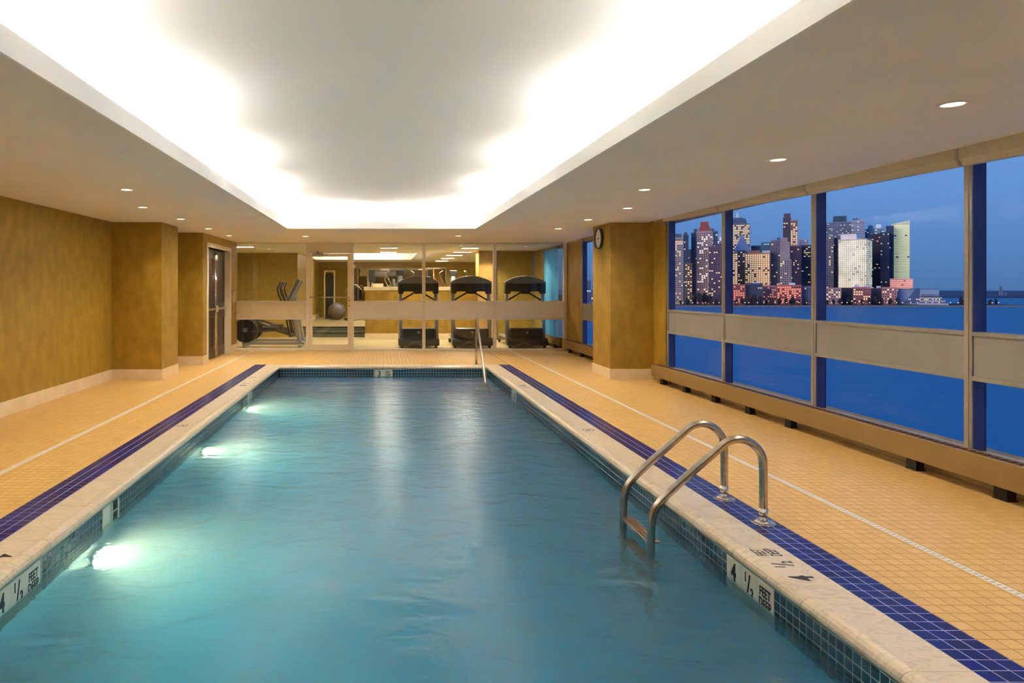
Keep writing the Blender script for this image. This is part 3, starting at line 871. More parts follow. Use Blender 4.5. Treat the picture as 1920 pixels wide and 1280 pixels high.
for (x, y), lab in zip(DL, dlab):
    f = tag(empty('recessed_downlight', (x, y, ceilz(y))), lab, 'downlight', 'recessed downlights in the soffit')
    f.rotation_euler = (math.atan(.0037), 0, 0)
    shared('trim_ring', ring_me, (0, 0, 0), f); shared('lens', lens_me, (0, 0, 0), f)

# ---- convector heaters under the windows ----
def convector(y0, y1, feet, seams, label):
    c = tag(empty('convector_heater', (4.3, y0, 0)), label, 'heater', 'long tan convector heaters under the windows')
    X = -.08
    cuts = [0] + [s - y0 for s in seams] + [y1 - y0]
    for a, d in zip(cuts[:-1], cuts[1:]):
        MB().prism([(X, .095), (X, .268), (X + .004, .274), (X + .022, .276), (X + .022, .262), (X + .010, .258), (X + .010, .095)], 'y', a + .001, d - .001).build('front_panel', M['convector'], c)
    b = MB(); b.box(X + .10, X + .125, 0, y1 - y0, .25, .276); b.build('rear_rail', M['convector'], c)
    MB().box(X + .011, X + .125, 0, .012, .095, .26).build('end_panel', M['convector'], c)
    MB().box(X + .02, X + .12, .012, y1 - y0 - .012, .13, .20).build('heating_element', M['convector_dark'], c)
    sl = MB().box(X + .022, X + .10, -.008, .008, .262, .274).mesh('slat', M['convector_dark'])
    y = .03
    while y < y1 - y0 - .02:
        shared('slat', sl, (0, y, 0), c); y += .0625
    for f in feet:
        b = MB(); b.box(X + .035, X + .10, f - y0 - .05, f - y0 + .05, 0, .13); b.box(X + .03, X + .11, f - y0 - .055, f - y0 + .055, 0, .008)
        b.build('foot', M['black'], c)
    return c


convector(1.2, 10.4, [2.2, 3.0, 3.81, 4.58, 5.35, 6.97, 7.74, 8.53, 9.35, 10.1], [2.4, 5.84], 'long tan convector heater on black feet under the river windows before the clock column')
convector(11.56, 15.52, [12.4, 13.3, 14.2, 15.1], [], 'tan convector heater beyond the clock column')
convector(15.75, 18.8, [16.4, 17.2, 18.0], [], 'tan convector heater inside the gym beside the third treadmill')

# ---- pool ladder ----
lad = tag(empty('pool_ladder', (2.37, 4.365, 0)), 'steel pool ladder with two arched rails at the right edge', 'ladder')
for sy in (-.235, .235):
    pts = [(0, 0), (0, .16), (0, .30), (-.002, .36)]
    c = (-.155, .365); pts += [(c[0] + .153 * cos(a), c[1] + .153 * sin(a)) for a in [radians(t) for t in range(8, 136, 8)]]
    pts += [(-.32, .42)]
    pts[-1] = (-.30, .437)
    pts += [(-.45, .31), (-.58, .19), (-.645, .125), (-.675, .08), (-.69, .03), (-.695, -.03), (-.70, -.3), (-.70, -.7), (-.70, -1.15)]
    # smooth (Chaikin)
    for _ in range(2):
        q = [pts[0]]
        for a, b2 in zip(pts[:-1], pts[1:]):
            q += [(a[0] * .75 + b2[0] * .25, a[1] * .75 + b2[1] * .25), (a[0] * .25 + b2[0] * .75, a[1] * .25 + b2[1] * .75)]
        pts = q + [pts[-1]]
    r = MB().tube([(u, sy, z) for u, z in pts], .0245, 16).build('rail', M['steel'], lad)
    b = MB(); k = []
    for (rr, h) in ((.0, .0),): pass
    b.cyl((0, sy, 0), .072, .006, 'z', 28, .068); b.cyl((0, sy, .006), .066, .012, 'z', 28, .036)
    b.build('flange', M['chrome'], lad)
    MB().cyl((0, sy, .018), .0265, .075, 'z', 20).build('collar', M['chrome'], lad)
for z in (-.125, -.42, -.72, -1.0):
    b = MB(); b.box(-.715, -.63, -.215, .215, z - .014, z + .004)
    tr = b.build('step', M['steel'], lad, bevel=.003)
    b = MB()
    for k in range(5): b.box(-.705 + k * .016, -.698 + k * .016, -.2, .2, z + .004, z + .0065)
    b.build('step_grip', M['convector_dark'], tr)

# ---- far handrail ----
hr = tag(empty('handrail', (1.83, 12.78, 0)), 'steel grab rail at the far right corner running down into the water', 'handrail')
pts = [(0, 0), (0, .4), (0, .78), (-.02, .85), (-.06, .885), (-.11, .865), (-.16, .80), (-.6, .34), (-1.2, -.28), (-1.6, -.7), (-1.66, -.8)]
MB().tube([(0, u, z) for u, z in pts], .021, 14).build('rail', M['steel'], hr)
MB().cyl((0, 0, 0), .06, .012, 'z', 24, .034).build('flange', M['chrome'], hr)

# ---- wall clock ----
ck = tag(empty('wall_clock', (3.67, 11.16, 2.29)), 'round wall clock with a thick dark rim on the right column', 'clock')
n = 40; vs = []; fs = []
pr = [(.175, 0), (.182, -.02), (.180, -.036), (.172, -.046), (.160, -.04), (.157, -.02)]
for i in range(n):
    a = 2 * pi * i / n
    for (r, h) in pr: vs.append((h, r * cos(a), r * sin(a)))
for i in range(n):
    j = (i + 1) % n
    for q in range(5): fs.append((i * 6 + q, j * 6 + q, j * 6 + q + 1, i * 6 + q + 1))
MB().add(vs, fs, True).build('rim', M['dkplastic'], ck)
dial = MB().cyl((-.024, 0, 0), .156, .02, 'x', 36).build('dial', M['clockface'], ck)
b = MB()
for k in range(12):
    a = 2 * pi * k / 12; c_, s_ = cos(a), sin(a); L = .03
    p = [(c_ * r - s_ * w, s_ * r + c_ * w) for r, w in ((.115, -.005), (.145, -.005), (.145, .005), (.115, .005))]
    b.add([(-.0255, u, v) for u, v in p], [(0, 1, 2, 3)])
tag(b.build('hour_marks', M['ink'], dial))


def hand(name, ang, ln, w):
    # angle clockwise from twelve as read by a viewer facing the dial (+X direction); their right is -Y
    d = (-sin(ang), cos(ang)); p = (cos(ang), sin(ang)); b = MB()
    b.add([(-.029, d[0] * a + p[0] * q, d[1] * a + p[1] * q) for a, q in ((-.02, -w), (ln, -w * .5), (ln, w * .5), (-.02, w))], [(0, 1, 2, 3)])
    return b.build(name, M['ink'], dial)


hand('hour_hand', radians(235), .08, .006); hand('minute_hand', radians(190), .12, .004)
MB().cyl((-.034, 0, 0), .010, .01, 'x', 12).build('hub', M['ink'], dial)

# ---- wall phone ----
ph = tag(empty('wall_phone', (-3.38, 15.2, 1.25)), 'ivory wall phone with coiled cord between double door and glass partition', 'telephone')
MB().box(0, .035, -.05, .05, -.12, .12).build('cradle', M['phone'], ph, bevel=.008)
b = MB(); b.tube([(.05, 0, .11), (.065, 0, .06), (.068, 0, 0), (.065, 0, -.06), (.05, 0, -.11)], .014, 10); b.cyl((.03, 0, .10), .028, .03, 'x', 14); b.cyl((.03, 0, -.10), .028, .03, 'x', 14)
b.build('handset', M['phone'], ph)
MB().tube([(.04 + .012 * cos(i * 1.3), .02 + .012 * sin(i * 1.3) + .03 * sin(i / 60 * pi), -.12 - .22 * sin(i / 60 * pi) * (1 if i < 61 else 1)) for i in range(61)], .004, 6).build('cord', M['phone'], ph)

# ---- gym linear lights ----
lin_lab = ['short linear ceiling light nearest the glass, mid gym', 'second short linear light behind it, mid gym ceiling', 'nearest of the right row of linear gym lights', 'second of the right row of linear gym lights',
           'third of the right row of linear gym lights', 'fourth of the right row of linear gym lights', 'farthest of the right row of linear gym lights', 'linear gym ceiling light at the far left pane']
for (x, y, w_), lab in zip(((.21, 17.1, .42), (.21, 19.1, .42), (2.3, 17.2, .4), (2.33, 19.1, .46), (2.3, 20.9, .47), (2.3, 23.0, .42), (2.3, 25.2, .44), (-3.4, 16.7, .4)), lin_lab):
    f = tag(empty('linear_light', (x, y, 2.52)), lab, 'ceiling light', 'linear ceiling lights in the gym')
    b = MB(); h = w_ / 2
    b.box(-h - .02, h + .02, -.10, -.08, -.03, 0); b.box(-h - .02, h + .02, .08, .10, -.03, 0); b.box(-h - .02, -h, -.08, .08, -.03, 0); b.box(h, h + .02, -.08, .08, -.03, 0)
    b.build('housing', M['white_strip'], f)
    MB().box(-h, h, -.08, .08, -.018, -.008).build('lens', M['linglow'], f)
for k, (x, y, lab) in enumerate(((-3.0, 17.9, 'small gym downlight above the left pane'), (-2.0, 18.5, 'small gym downlight near the gym door'), (3.7, 17.0, 'small gym downlight above the third treadmill'), (2.0, 16.6, 'small gym downlight between the second and third panes'))):
    f = tag(empty('recessed_downlight', (x, y, 2.52)), lab, 'downlight', 'gym downlights')
    shared('trim_ring', ring_me, (0, 0, 0), f); shared('lens', lens_me, (0, 0, 0), f)

# ---- treadmills ----
def arch(w, z0, zs, zt, n=12):
    p = [(-w, z0), (w, z0), (w, zs)]
    for i in range(1, n): a = i / n * 2 - 1; p.append((-a * w, zs + (zt - zs) * (1 - a * a)))
    return p + [(-w, zs)]


def treadmill(x, y, label):
    t_ = tag(empty('treadmill', (x, y, 0)), label, 'treadmill', 'treadmills behind the glass partition')
    MB().box(-.36, .36, .35, 1.9, .12, .20).build('deck', M['dkplastic'], t_, bevel=.01)
    MB().box(-.25, .25, .36, 1.88, .20, .206).build('running_belt', M['black'], t_)
    for s in (-1, 1):
        MB().box(min(s * .27, s * .40), max(s * .27, s * .40), .3, 1.85, .19, .235).build('side_rail', M['greyplastic'], t_, bevel=.01)
        b = MB(); b.tube([(s * .45, .30, .1), (s * .45, .34, .6), (s * .45, .40, 1.15), (s * .43, .44, 1.50)], [.052, .05, .046, .04], 14); b.build('upright', M['silver'], t_)
        MB().tube([(s * .45, .40, 1.2), (s * .45, .62, 1.15), (s * .44, .85, 1.12)], .02, 10).build('handrail', M['dkplastic'], t_)
        MB().tube([(s * .10, .42, 1.35), (s * .25, .42, 1.26), (s * .42, .40, 1.16)], .02, 10).build('brace', M['black'], t_)
        MB().box(min(s * .36, s * .505), max(s * .36, s * .505), .28, .50, 1.32, 1.62).build('console_side', M['dkplastic'], t_, bevel=.03)
    MB().prism([(u, v) for u, v in arch(.50, 1.58, 1.62, 1.77)], 'y', .27, .54, smooth=False).build('console_top', M['greyplastic'], t_, bevel=.012)
    MB().prism([(-.38, 1.38), (.38, 1.38), (.37, 1.62), (-.37, 1.62)], 'y', .29, .5).build('console', M['dkplastic'], t_, bevel=.01)
    MB().prism([(-.14, 1.38), (-.08, 1.32), (.08, 1.32), (.14, 1.38)], 'y', .30, .48).build('console_neck', M['black'], t_, bevel=.01)
    MB().prism([(.02, .06), (.02, .17), (.08, .235), (.16, .25), (.2, .06)], 'x', -.50, .50).build('front_cover', M['dkplastic'], t_, bevel=.02)
    h = MB().prism([(.10, .22), (.12, .47), (.22, .49), (.5, .27), (.5, .2)], 'x', -.40, .40).build('motor_hood', M['dkplastic'], t_, bevel=.015)
    MB().cyl((0, .095, .38), .03, .012, 'y', 16).build('badge', M['silver'], h)
    b = MB()
    for s in (-1, 1): b.cyl((s * .42 - .03, .1, .05), .05, .06, 'x', 14); b.cyl((s * .38 - .03, 1.8, .06), .05, .06, 'x', 14)
    b.build('wheels', M['black'], t_)
    MB().tube([(-.3, .0, .01), (-.24, -.03, .08), (-.14, -.04, .15), (-.05, -.03, .14), (.08, -.03, .06), (.16, -.04, .01)], .006, 6).build('power_cord', M['cable'], t_)


treadmill(.93, 16.2, 'treadmill straddling the middle mullion, left one of the three')
treadmill(2.24, 16.2, 'treadmill with dark console behind the pool grab rail, middle one')
treadmill(3.58, 16.2, 'treadmill in front of the blue curtained gym window')

# ---- elliptical trainers ----
def elliptical(x, y, label):
    e = tag(empty('elliptical_trainer', (x, y, 0)), label, 'elliptical', 'elliptical trainers at the left of the gym')
    MB().cyl((-.02, -.09, .40), .30, .18, 'y', 32).build('flywheel_cover', M['black'], e, bevel=.02)
    MB().cyl((-.02, -.10, .42), .06, .2, 'y', 20).build('hub_cap', M['greyplastic'], e)
    b = MB(); b.box(-.1, 1.45, -.05, .05, .05, .12); b.box(-.05, .03, -.3, .3, 0, .06); b.box(1.32, 1.4, -.28, .28, 0, .06); b.build('base_frame', M['silver'], e, bevel=.008)
    for s in (-1, 1):
        MB().tube([(.15, s * .16, .5 + s * .12), (.75, s * .18, .42), (1.2, s * .2, .28)], .028, 10).build('pedal_arm', M['dkplastic'], e)
        MB().box(.45, .78, s * .18 - .07, s * .18 + .07, .44, .50).build('pedal', M['black'], e, bevel=.012)
        MB().tube([(1.12, s * .2, .25), (1.0, s * .24, .8), (.93, s * .25, 1.1), (.84, s * .25, 1.30), (.80, s * .22, 1.45), (.87, s * .18, 1.62)], .022, 10).build('handlebar', M['black'], e)
    MB().tube([(1.34, 0, .08), (1.22, 0, .7), (1.12, 0, 1.25)], [.06, .055, .045], 14).build('mast', M['silver'], e)
    MB().prism([(1.02, 1.2), (1.10, 1.16), (1.36, 1.66), (1.28, 1.70)], 'y', -.17, .17).build('console', M['greyplastic'], e, bevel=.012)


elliptical(-3.36, 16.7, 'elliptical trainer nearest the far left glass pane')
elliptical(-3.40, 17.7, 'second elliptical trainer, behind the first at the left pane')

# ---- exercise ball ----
b = MB().sphere((0, 0, 0), .32, 32, 20).build('exercise_ball', M['ball'], None, (-1.62, 24.6, .32 + .303)); tag(b, 'silver exercise ball on the upper gym floor behind the glass door', 'ball')

# ---- rear gym machines ----
wm = tag(empty('weight_machine', (-1.95, 25.4, .302)), 'tall black weight stack tower behind the exercise ball', 'weight machine')
MB().prism([(-.16, 0), (.16, 0), (.16, 1.65), (.12, 1.74), (-.12, 1.74), (-.16, 1.65)], 'y', -.1, .1).build('shroud', M['dkplastic'], wm, bevel=.01)
b = MB(); b.box(-.2, -.165, -.12, .12, 0, 1.8); b.box(.165, .2, -.12, .12, 0, 1.8); b.box(-.2, .2, -.12, .12, 1.8, 1.84); b.build('frame', M['trimcream'], wm, bevel=.004)
cm = tag(empty('cable_machine', (-.98, 24.2, .302)), 'cable exercise machine with dark pads left of the low gym wall', 'cable machine')
b = MB(); b.box(-.04, .04, -.04, .04, 0, 2.05); b.box(-.35, .5, -.03, .03, .02, .08); b.box(-.3, -.22, -.35, .35, 0, .06); b.box(.4, .48, -.35, .35, 0, .06); b.build('frame', M['dkplastic'], cm, bevel=.006)
for k in range(9): MB().box(.14, .42, -.1, .1, .12 + .055 * k, .165 + .055 * k).build('weight_plate', M['black'], cm)
MB().box(-.22, .2, -.14, .14, .55, .64).build('seat_pad', M['black'], cm, bevel=.02)
MB().box(.06, .14, -.16, .16, .70, 1.2).build('back_pad', M['black'], cm, bevel=.02)
MB().tube([(-.3, -.2, 1.05), (-.1, -.22, 1.3), (.12, -.2, 1.28), (.3, -.22, 1.1)], .02, 10).build('press_arm', M['chrome'], cm)
MB().cyl((0, -.06, 1.95), .07, .03, 'y', 18).build('pulley', M['chrome'], cm)


def stepper(x, y, label):
    e = tag(empty('cross_trainer', (x, y, .302)), label, 'cross trainer', 'cross trainers behind the low gym wall')
    MB().tube([(0, 0, .05), (0, 0, .9), (0, .02, 1.62)], [.10, .10, .085], 18).build('column', M['greyplastic'], e)
    MB().box(-.13, .13, -.08, .06, 1.56, 1.74).build('display', M['dkplastic'], e, bevel=.02)
    b = MB(); b.box(-.35, .35, -.06, .06, 0, .06); b.box(-.06, .06, -.1, 1.2, 0, .07); b.build('base_frame', M['silver'], e, bevel=.006)
    for s in (-1, 1):
        MB().tube([(s * .18, .1, .2), (s * .22, .05, .9), (s * .24, -.05, 1.2), (s * .40, -.1, 1.5), (s * .44, -.1, 1.66), (s * .34, -.12, 1.72)], .018, 10).build('handlebar', M['chrome'], e)
        MB().box(s * .2 - .08, s * .2 + .08, .3, .75, .25, .31).build('pedal', M['black'], e, bevel=.01)


stepper(.62, 21.4, 'grey cross trainer column with curved chrome bars behind the first treadmill')
stepper(2.32, 21.4, 'grey cross trainer column behind the second treadmill')
tv = tag(empty('monitor', (-.26, 19.6, 1.505)), 'small dark monitor above the left end of the low gym wall', 'monitor')
MB().box(-.10, .10, 0, .05, .14, .50).build('screen', M['dkplastic'], tv, (0, .25, 0), bevel=.008)
MB().box(-.03, .03, .28, .32, -1.2, .2).build('stand', M['silver'], tv)
bx = MB().box(-.17, .17, -.07, .07, 0, .09).build('storage_box', M['cream_base'], None, (-.10, 19.18, 1.506), bevel=.005); tag(bx, 'small tan box on the cap of the low gym wall', 'box')

# ---- curtain ----
vs = []; fs = []; n = 60
for i in range(n + 1):
    y = 15.95 + 1.2 * i / n; x = 4.22 + .03 * sin(i * .9) + .01 * sin(i * 2.3)
    for z in (.29, 1.0, 1.7, 2.42): vs.append((x, y, z))
for i in range(n):
    for q in range(3): fs.append((i * 4 + q, i * 4 + 4 + q, i * 4 + 5 + q, i * 4 + 1 + q))
cu = tag(empty('curtain', (0, 0, 0)), 'sheer pale curtain glowing blue at the gym window', 'curtain')
MB().add(vs, fs, True).build('fabric', M['curtain'], cu)
MB().cyl((4.22, 15.72, 2.43), .014, 2.1, 'y', 10).build('curtain_rod', M['steel'], cu)

# ================================================================== OUTDOORS
RZ = -31.2
river = struct('river', MB().box(-3000, 12000, 20, 16000, RZ - 2, RZ), M['river'], 'wide dusk blue river')
SHY = 1200.0


def WX(px, Dp): return (px - 714) * Dp / 1250
def WZz(py, Dp): return 1.45 - (py - 541) * Dp / 1250


# shore and sea wall
b = MB(); b.prism([(1205, RZ - 1), (1205, RZ + 2.2), (1230, RZ + 2.6), (3200, RZ + 3), (3200, RZ - 1)], 'x', 100, 1172)
struct('shore', b, mat('dark_ground', (46, 50, 60), .9, var=(36, 40, 48), vscale=.02), 'dark far shore of the river')
b = MB()
x = 250
while x < 1172: b.box(x, x + 13.4, 1202.6, 1205, RZ - 1, RZ + 2.4); x += 14
struct('seawall', b, mat('pale_concrete', (150, 146, 140), .8), 'pale stone sea wall along the far shore')
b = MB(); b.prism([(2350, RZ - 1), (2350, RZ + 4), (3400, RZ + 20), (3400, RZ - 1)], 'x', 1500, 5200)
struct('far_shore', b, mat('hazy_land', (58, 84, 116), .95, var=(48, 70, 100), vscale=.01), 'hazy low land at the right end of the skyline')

bc = {}


def bm_(rgb, rgb2=None):
    k = (rgb, rgb2)
    if k not in bc: bc[k] = mat('facade_%d' % len(bc), tuple(min(255, int(c * 1.25 + 22)) for c in rgb), .7, var=rgb2 or tuple(min(255, int(c * 1.12 + 18)) for c in rgb), vscale=.05)  # facade tones raised: distance haze and dusk light put into the colour
    return bc[k]


LW = {'warm': mat('lit_window_warm', (255, 226, 160), .5, emit=(255, 222, 168), estr=.85),
      'pale': mat('lit_window_afterglow_pale', (236, 236, 190), .5, emit=(228, 222, 192), estr=.62),
      'green': mat('lit_window_afterglow_green', (214, 220, 160), .5, emit=(208, 212, 168), estr=.55),
      'red': mat('lit_window_red', (255, 150, 110), .5, emit=(255, 168, 128), estr=.62),
      'white': mat('lit_window_white', (255, 250, 236), .5, emit=(255, 246, 226), estr=1.3),
      'cyan': mat('lit_window_cyan', (150, 230, 240), .5, emit=(160, 226, 240), estr=.8)}
DARKWIN = mat('dark_window_glass', (44, 56, 86), .15, spec=.6)


def winmesh(w, z0, z1, nx, nz, fw, fh, prob, side='F', dep=0, off=.15, rng=None, litrows=None):
    lit = MB(); dk = MB()
    for j in range(nz):
        for i in range(nx):
            cx = -w / 2 + w * (i + .5) / nx; cz = z0 + (z1 - z0) * (j + .5) / nz
            hx = w / nx * fw / 2; hz = (z1 - z0) / nz * fh / 2
            if side == 'F': q = [(cx - hx, -off, cz - hz), (cx + hx, -off, cz - hz), (cx + hx, -off, cz + hz), (cx - hx, -off, cz + hz)]
            elif side == 'R':
                cy = dep * (i + .5) / nx; hy = dep / nx * fw / 2
                q = [(w / 2 + off, cy - hy, cz - hz), (w / 2 + off, cy + hy, cz - hz), (w / 2 + off, cy + hy, cz + hz), (w / 2 + off, cy - hy, cz + hz)]
            else:
                cy = dep * (i + .5) / nx; hy = dep / nx * fw / 2
                q = [(-w / 2 - off, cy - hy, cz - hz), (-w / 2 - off, cy + hy, cz - hz), (-w / 2 - off, cy + hy, cz + hz), (-w / 2 - off, cy - hy, cz + hz)]
            p = prob if litrows is None or j not in litrows else .95
            (lit if rng.random() < p else dk).add(q, [(0, 1, 2, 3)])
    return lit, dk


NB = [0]


PLACED = []


def clash(A, B):
    for P, Q in ((A, B), (B, A)):
        for i in range(4):
            ex, ey = P[(i + 1) % 4][0] - P[i][0], P[(i + 1) % 4][1] - P[i][1]
            nx, ny = ey, -ex
            a = [nx * x + ny * y for x, y in P]; b = [nx * x + ny * y for x, y in Q]
            if max(a) < min(b) or max(b) < min(a): return False
    return True


QUEUE = []
def tower(*a, **k): QUEUE.append((a, k))


def make_tower(name, label, px0, px1, ytop, Dp, rgb, lit='warm', prob=.2, fw=.55, fh=.5, turn=0, depth=30, crown=None, ybase=568, colw=3.6, rowh=3.7, side_lit=None, side='R', litrows=None, cat='building', nosidewin=False, rgb2=None, slant=0):
    rng = random.Random(NB[0]); NB[0] += 1
    Dp += 30
    while True:       # step back until it stands clear of every building already placed
        xm = WX((px0 + px1) / 2, Dp); az = atan2(xm, Dp)
        w = (px1 - px0) * Dp / 1250 * cos(az) * .985
        if turn: w -= depth * sin(abs(turn)) * .9
        w = max(w, 4); th = -az + turn; c_, s_ = cos(th), sin(th)
        foot = [(xm + c_ * u - s_ * v, Dp + s_ * u + c_ * v) for u, v in ((-w / 2 - .4, -.4), (w / 2 + .4, -.4), (w / 2 + .4, depth + .4), (-w / 2 - .4, depth + .4))]
        if not any(clash(foot, f) for f in PLACED): break
        Dp += 8
    PLACED.append(foot)
    zt = WZz(ytop, Dp); zb = RZ + 2.8
    # front face centre; outlying depth runs away from the river
    o = tag(empty(name, (xm, Dp, zb), -az + turn), label, cat)
    H_ = zt - zb
    m = bm_(rgb, rgb2)
    body = MB().box(-w / 2, w / 2, 0, depth, 0, H_).build('walls', m, o)
    z0 = 4
    nx = max(1, int(w / colw)); nz = max(1, int((H_ - z0 - 2) / rowh))
    lm, dm_ = winmesh(w * .96, z0, H_ - 1.5, nx, nz, fw, fh, prob, 'F', rng=rng, litrows=litrows)
    if lm.v: tag(lm.build('lit_windows', LW[lit], o), kind='stuff')
    if dm_.v: tag(dm_.build('dark_windows', DARKWIN, o), kind='stuff')
    if not nosidewin:
        for sd in ('R', 'L'):
            p = side_lit if (side_lit is not None and sd == side) else prob * .6
            lm, dm_ = winmesh(w, z0, H_ - 1.5, max(1, int(depth / colw)), nz, fw, fh, p, sd, depth, rng=rng)
            if lm.v: tag(lm.build('side_lit_windows', LW[lit], o), kind='stuff')
            if dm_.v: tag(dm_.build('side_dark_windows', DARKWIN, o), kind='stuff')
    b = MB(); b.box(-w / 2 - .3, w / 2 + .3, -.3, depth + .3, H_, H_ + 1.0); b.build('parapet', m, o)
    if crown:
        for (fx0, fx1, hh, rg, tp) in crown:
            x0, x1 = -w / 2 + w * fx0, -w / 2 + w * fx1; h2 = hh * Dp / 1250
            cx = (x0 + x1) / 2; hw = (x1 - x0) / 2; cy = depth / 2; hd = depth * .4
            vs = [(cx - hw, cy - hd, H_ + 1), (cx + hw, cy - hd, H_ + 1), (cx + hw, cy + hd, H_ + 1), (cx - hw, cy + hd, H_ + 1)] + \
                 [(cx - hw * tp, cy - hd * tp, H_ + h2), (cx + hw * tp, cy - hd * tp, H_ + h2), (cx + hw * tp, cy + hd * tp, H_ + h2), (cx - hw * tp, cy + hd * tp, H_ + h2)]
            MB().add(vs, [(0, 3, 2, 1), (4, 5, 6, 7), (0, 1, 5, 4), (1, 2, 6, 5), (2, 3, 7, 6), (3, 0, 4, 7)]).build('rooftop', bm_(rg), o)
    if slant:
        b = MB(); b.add([(-w / 2, 0, H_ + 1), (w / 2, 0, H_ + 1), (w / 2, depth, H_ + 1), (-w / 2, depth, H_ + 1), (w / 2, 0, H_ + slant), (w / 2, depth, H_ + slant)], [(0, 1, 4), (3, 5, 2), (1, 2, 5, 4), (0, 4, 5, 3), (0, 3, 2, 1)])
        b.build('slanted_top', m, o)


BR = (112, 84, 78); BEI = (158, 140, 128); DKB = (38, 58, 88); GR = (92, 96, 110)
# window bay 1
tower('apartment_tower', 'slim beige tower with a lit band at its top, left end of skyline', 1262, 1284, 446, 1230, BEI, 'warm', .16, side_lit=.85, side='R', turn=.25, depth=24, litrows=[29, 30], crown=[(.2, .9, 8, (70, 80, 96), .9)])
tower('office_tower', 'narrow dark tower behind the slim beige one', 1281, 1291, 441, 1420, DKB, 'pale', .05, crown=[(.1, .8, 6, (50, 66, 84), .8)])
tower('office_block', 'dark blue office slab between the beige tower and crowned tower', 1286, 1300, 468, 1450, (40, 62, 90), 'warm', .12)
tower('apartment_block', 'low brown block with scattered yellow windows behind dark trees', 1284, 1298, 494, 1330, (90, 78, 70), 'warm', .42)
tower('office_tower', 'dark teal tower stepping up against the crowned tower', 1296, 1308, 437, 1440, (34, 54, 84), 'pale', .05, crown=[(.4, 1, 8, (36, 56, 86), .9)])
tower('apartment_tower', 'tall pinkish tower with a red brown stepped crown', 1306, 1336, 434, 1260, (150, 128, 126), 'white', .2, crown=[(.12, .88, 9, (126, 66, 66), .92), (.2, .8, 19, (132, 60, 58), .84)], depth=30)
tower('apartment_tower', 'grey wing with bright windows right of the red crowned tower', 1329, 1346, 434, 1300, (150, 146, 150), 'white', .3, crown=[(.1, .6, 6, (90, 104, 120), .9)])
tower('office_tower', 'pale lit tower glimpsed beside the first window mullion', 1345, 1356, 444, 1500, (140, 160, 186), 'white', .3, crown=[(.4, .6, 14, (150, 160, 180), .2)])
tower('apartment_block', 'wide dark maroon block with scattered lit windows', 1328, 1360, 462, 1215, (76, 58, 74), 'warm', .14, crown=[(.5, .95, 6, (66, 52, 68), 1)])
# window bay 2
tower('office_tower', 'dark tower with broad yellow lit floors and octagonal louvred top', 1362, 1411, 420, 1500, (92, 92, 104), 'warm', .78, fw=.86, fh=.42, turn=.22, depth=44, nosidewin=True, crown=[(.04, .9, 11, (56, 76, 100), .82), (.1, .8, 13, (60, 90, 110), .7), (.48, .52, 24, (200, 210, 220), .3)])
tower('office_tower', 'pale blue tower with a pyramid roof and lit upper floors', 1376, 1407, 470, 1330, (110, 134, 168), 'green', .25, litrows=[22, 23, 24, 25], crown=[(0, 1, 30, (96, 122, 158), .10)], depth=28, side='L')
tower('apartment_tower', 'narrow cream tower with every window lit yellow', 1364, 1383, 474, 1225, (140, 112, 88), 'warm', .88, fw=.62, fh=.55)
tower('office_block', 'dark recess block with a few lit rows beside the lit hotel', 1383, 1397, 470, 1300, (44, 48, 74), 'warm', .14)
tower('apartment_block', 'wide block with a full grid of bright yellow windows', 1396, 1444, 475, 1235, (150, 112, 88), 'warm', .92, fw=.62, fh=.55, crown=[(.12, .62, 6, (122, 80, 76), .9), (.7, 1, 5, (150, 168, 160), 1)])
tower('office_block', 'teal roofed office block behind the bright yellow grid', 1427, 1447, 455, 1480, (52, 92, 124), 'cyan', .06)
tower('office_block', 'low slate building behind the yellow lit blocks', 1408, 1430, 461, 1500, (56, 78, 102), 'cyan', .03)
tower('apartment_tower', 'broad grey brown tower with few lights', 1445, 1468, 451, 1290, (88, 84, 100), 'warm', .05, crown=[(.5, .8, 6, (54, 74, 96), .9)])
tower('apartment_tower', 'stepped taupe stone tower before the tallest tower', 1462, 1484, 487, 1225, (122, 112, 114), 'warm', .05, crown=[(0, .88, 34, (120, 112, 116), .97), (.12, .7, 42, (116, 110, 116), .95)])
tower('apartment_tower', 'tallest dark tower with a square top', 1468, 1483, 409, 1380, (56, 46, 66), 'warm', .05, crown=[(.1, .95, 9, (60, 50, 70), 1)], depth=26)
tower('apartment_tower', 'tower wing with a bright grid of upper windows beside the tallest tower', 1482, 1496, 413, 1360, (120, 96, 92), 'warm', .45, litrows=list(range(18, 40)), fw=.6)
tower('apartment_tower', 'maroon lower tower block at the foot of the tallest tower', 1478, 1503, 461, 1310, (84, 62, 78), 'warm', .08)
tower('office_block', 'pale distant block beside the second mullion', 1498, 1516, 449, 1600, (130, 134, 160), 'cyan', .05)
tower('office_tower', 'black tower with a few yellow floors beside the second mullion', 1502, 1524, 460, 1330, (20, 32, 58), 'warm', .10, fw=.9, fh=.35)
tower('apartment_block', 'low red block with glowing orange windows at the left', 1366, 1397, 534, 1210, (140, 70, 66), 'red', .66, fw=.6, fh=.55, depth=20)
tower('apartment_block', 'low dark slate block on the waterfront between the two red blocks', 1398, 1430, 532, 1212, (40, 52, 78), 'pale', .05, depth=20, crown=[(.4, .8, 3, (140, 160, 180), 1)])
tower('apartment_block', 'low dusky pink waterfront block with some lit windows', 1430, 1456, 536, 1214, (142, 108, 118), 'red', .35, depth=20)
tower('apartment_block', 'long low block glowing orange red under pale roof boxes', 1456, 1503, 535, 1209, (150, 78, 72), 'red', .68, fw=.66, fh=.6, depth=20, crown=[(.0, .12, 4, (180, 170, 180), 1), (.5, .75, 5, (150, 176, 210), 1)])
tower('apartment_block', 'low grey waterfront block beside the second mullion', 1503, 1530, 537, 1214, (86, 88, 112), 'warm', .08, depth=20)
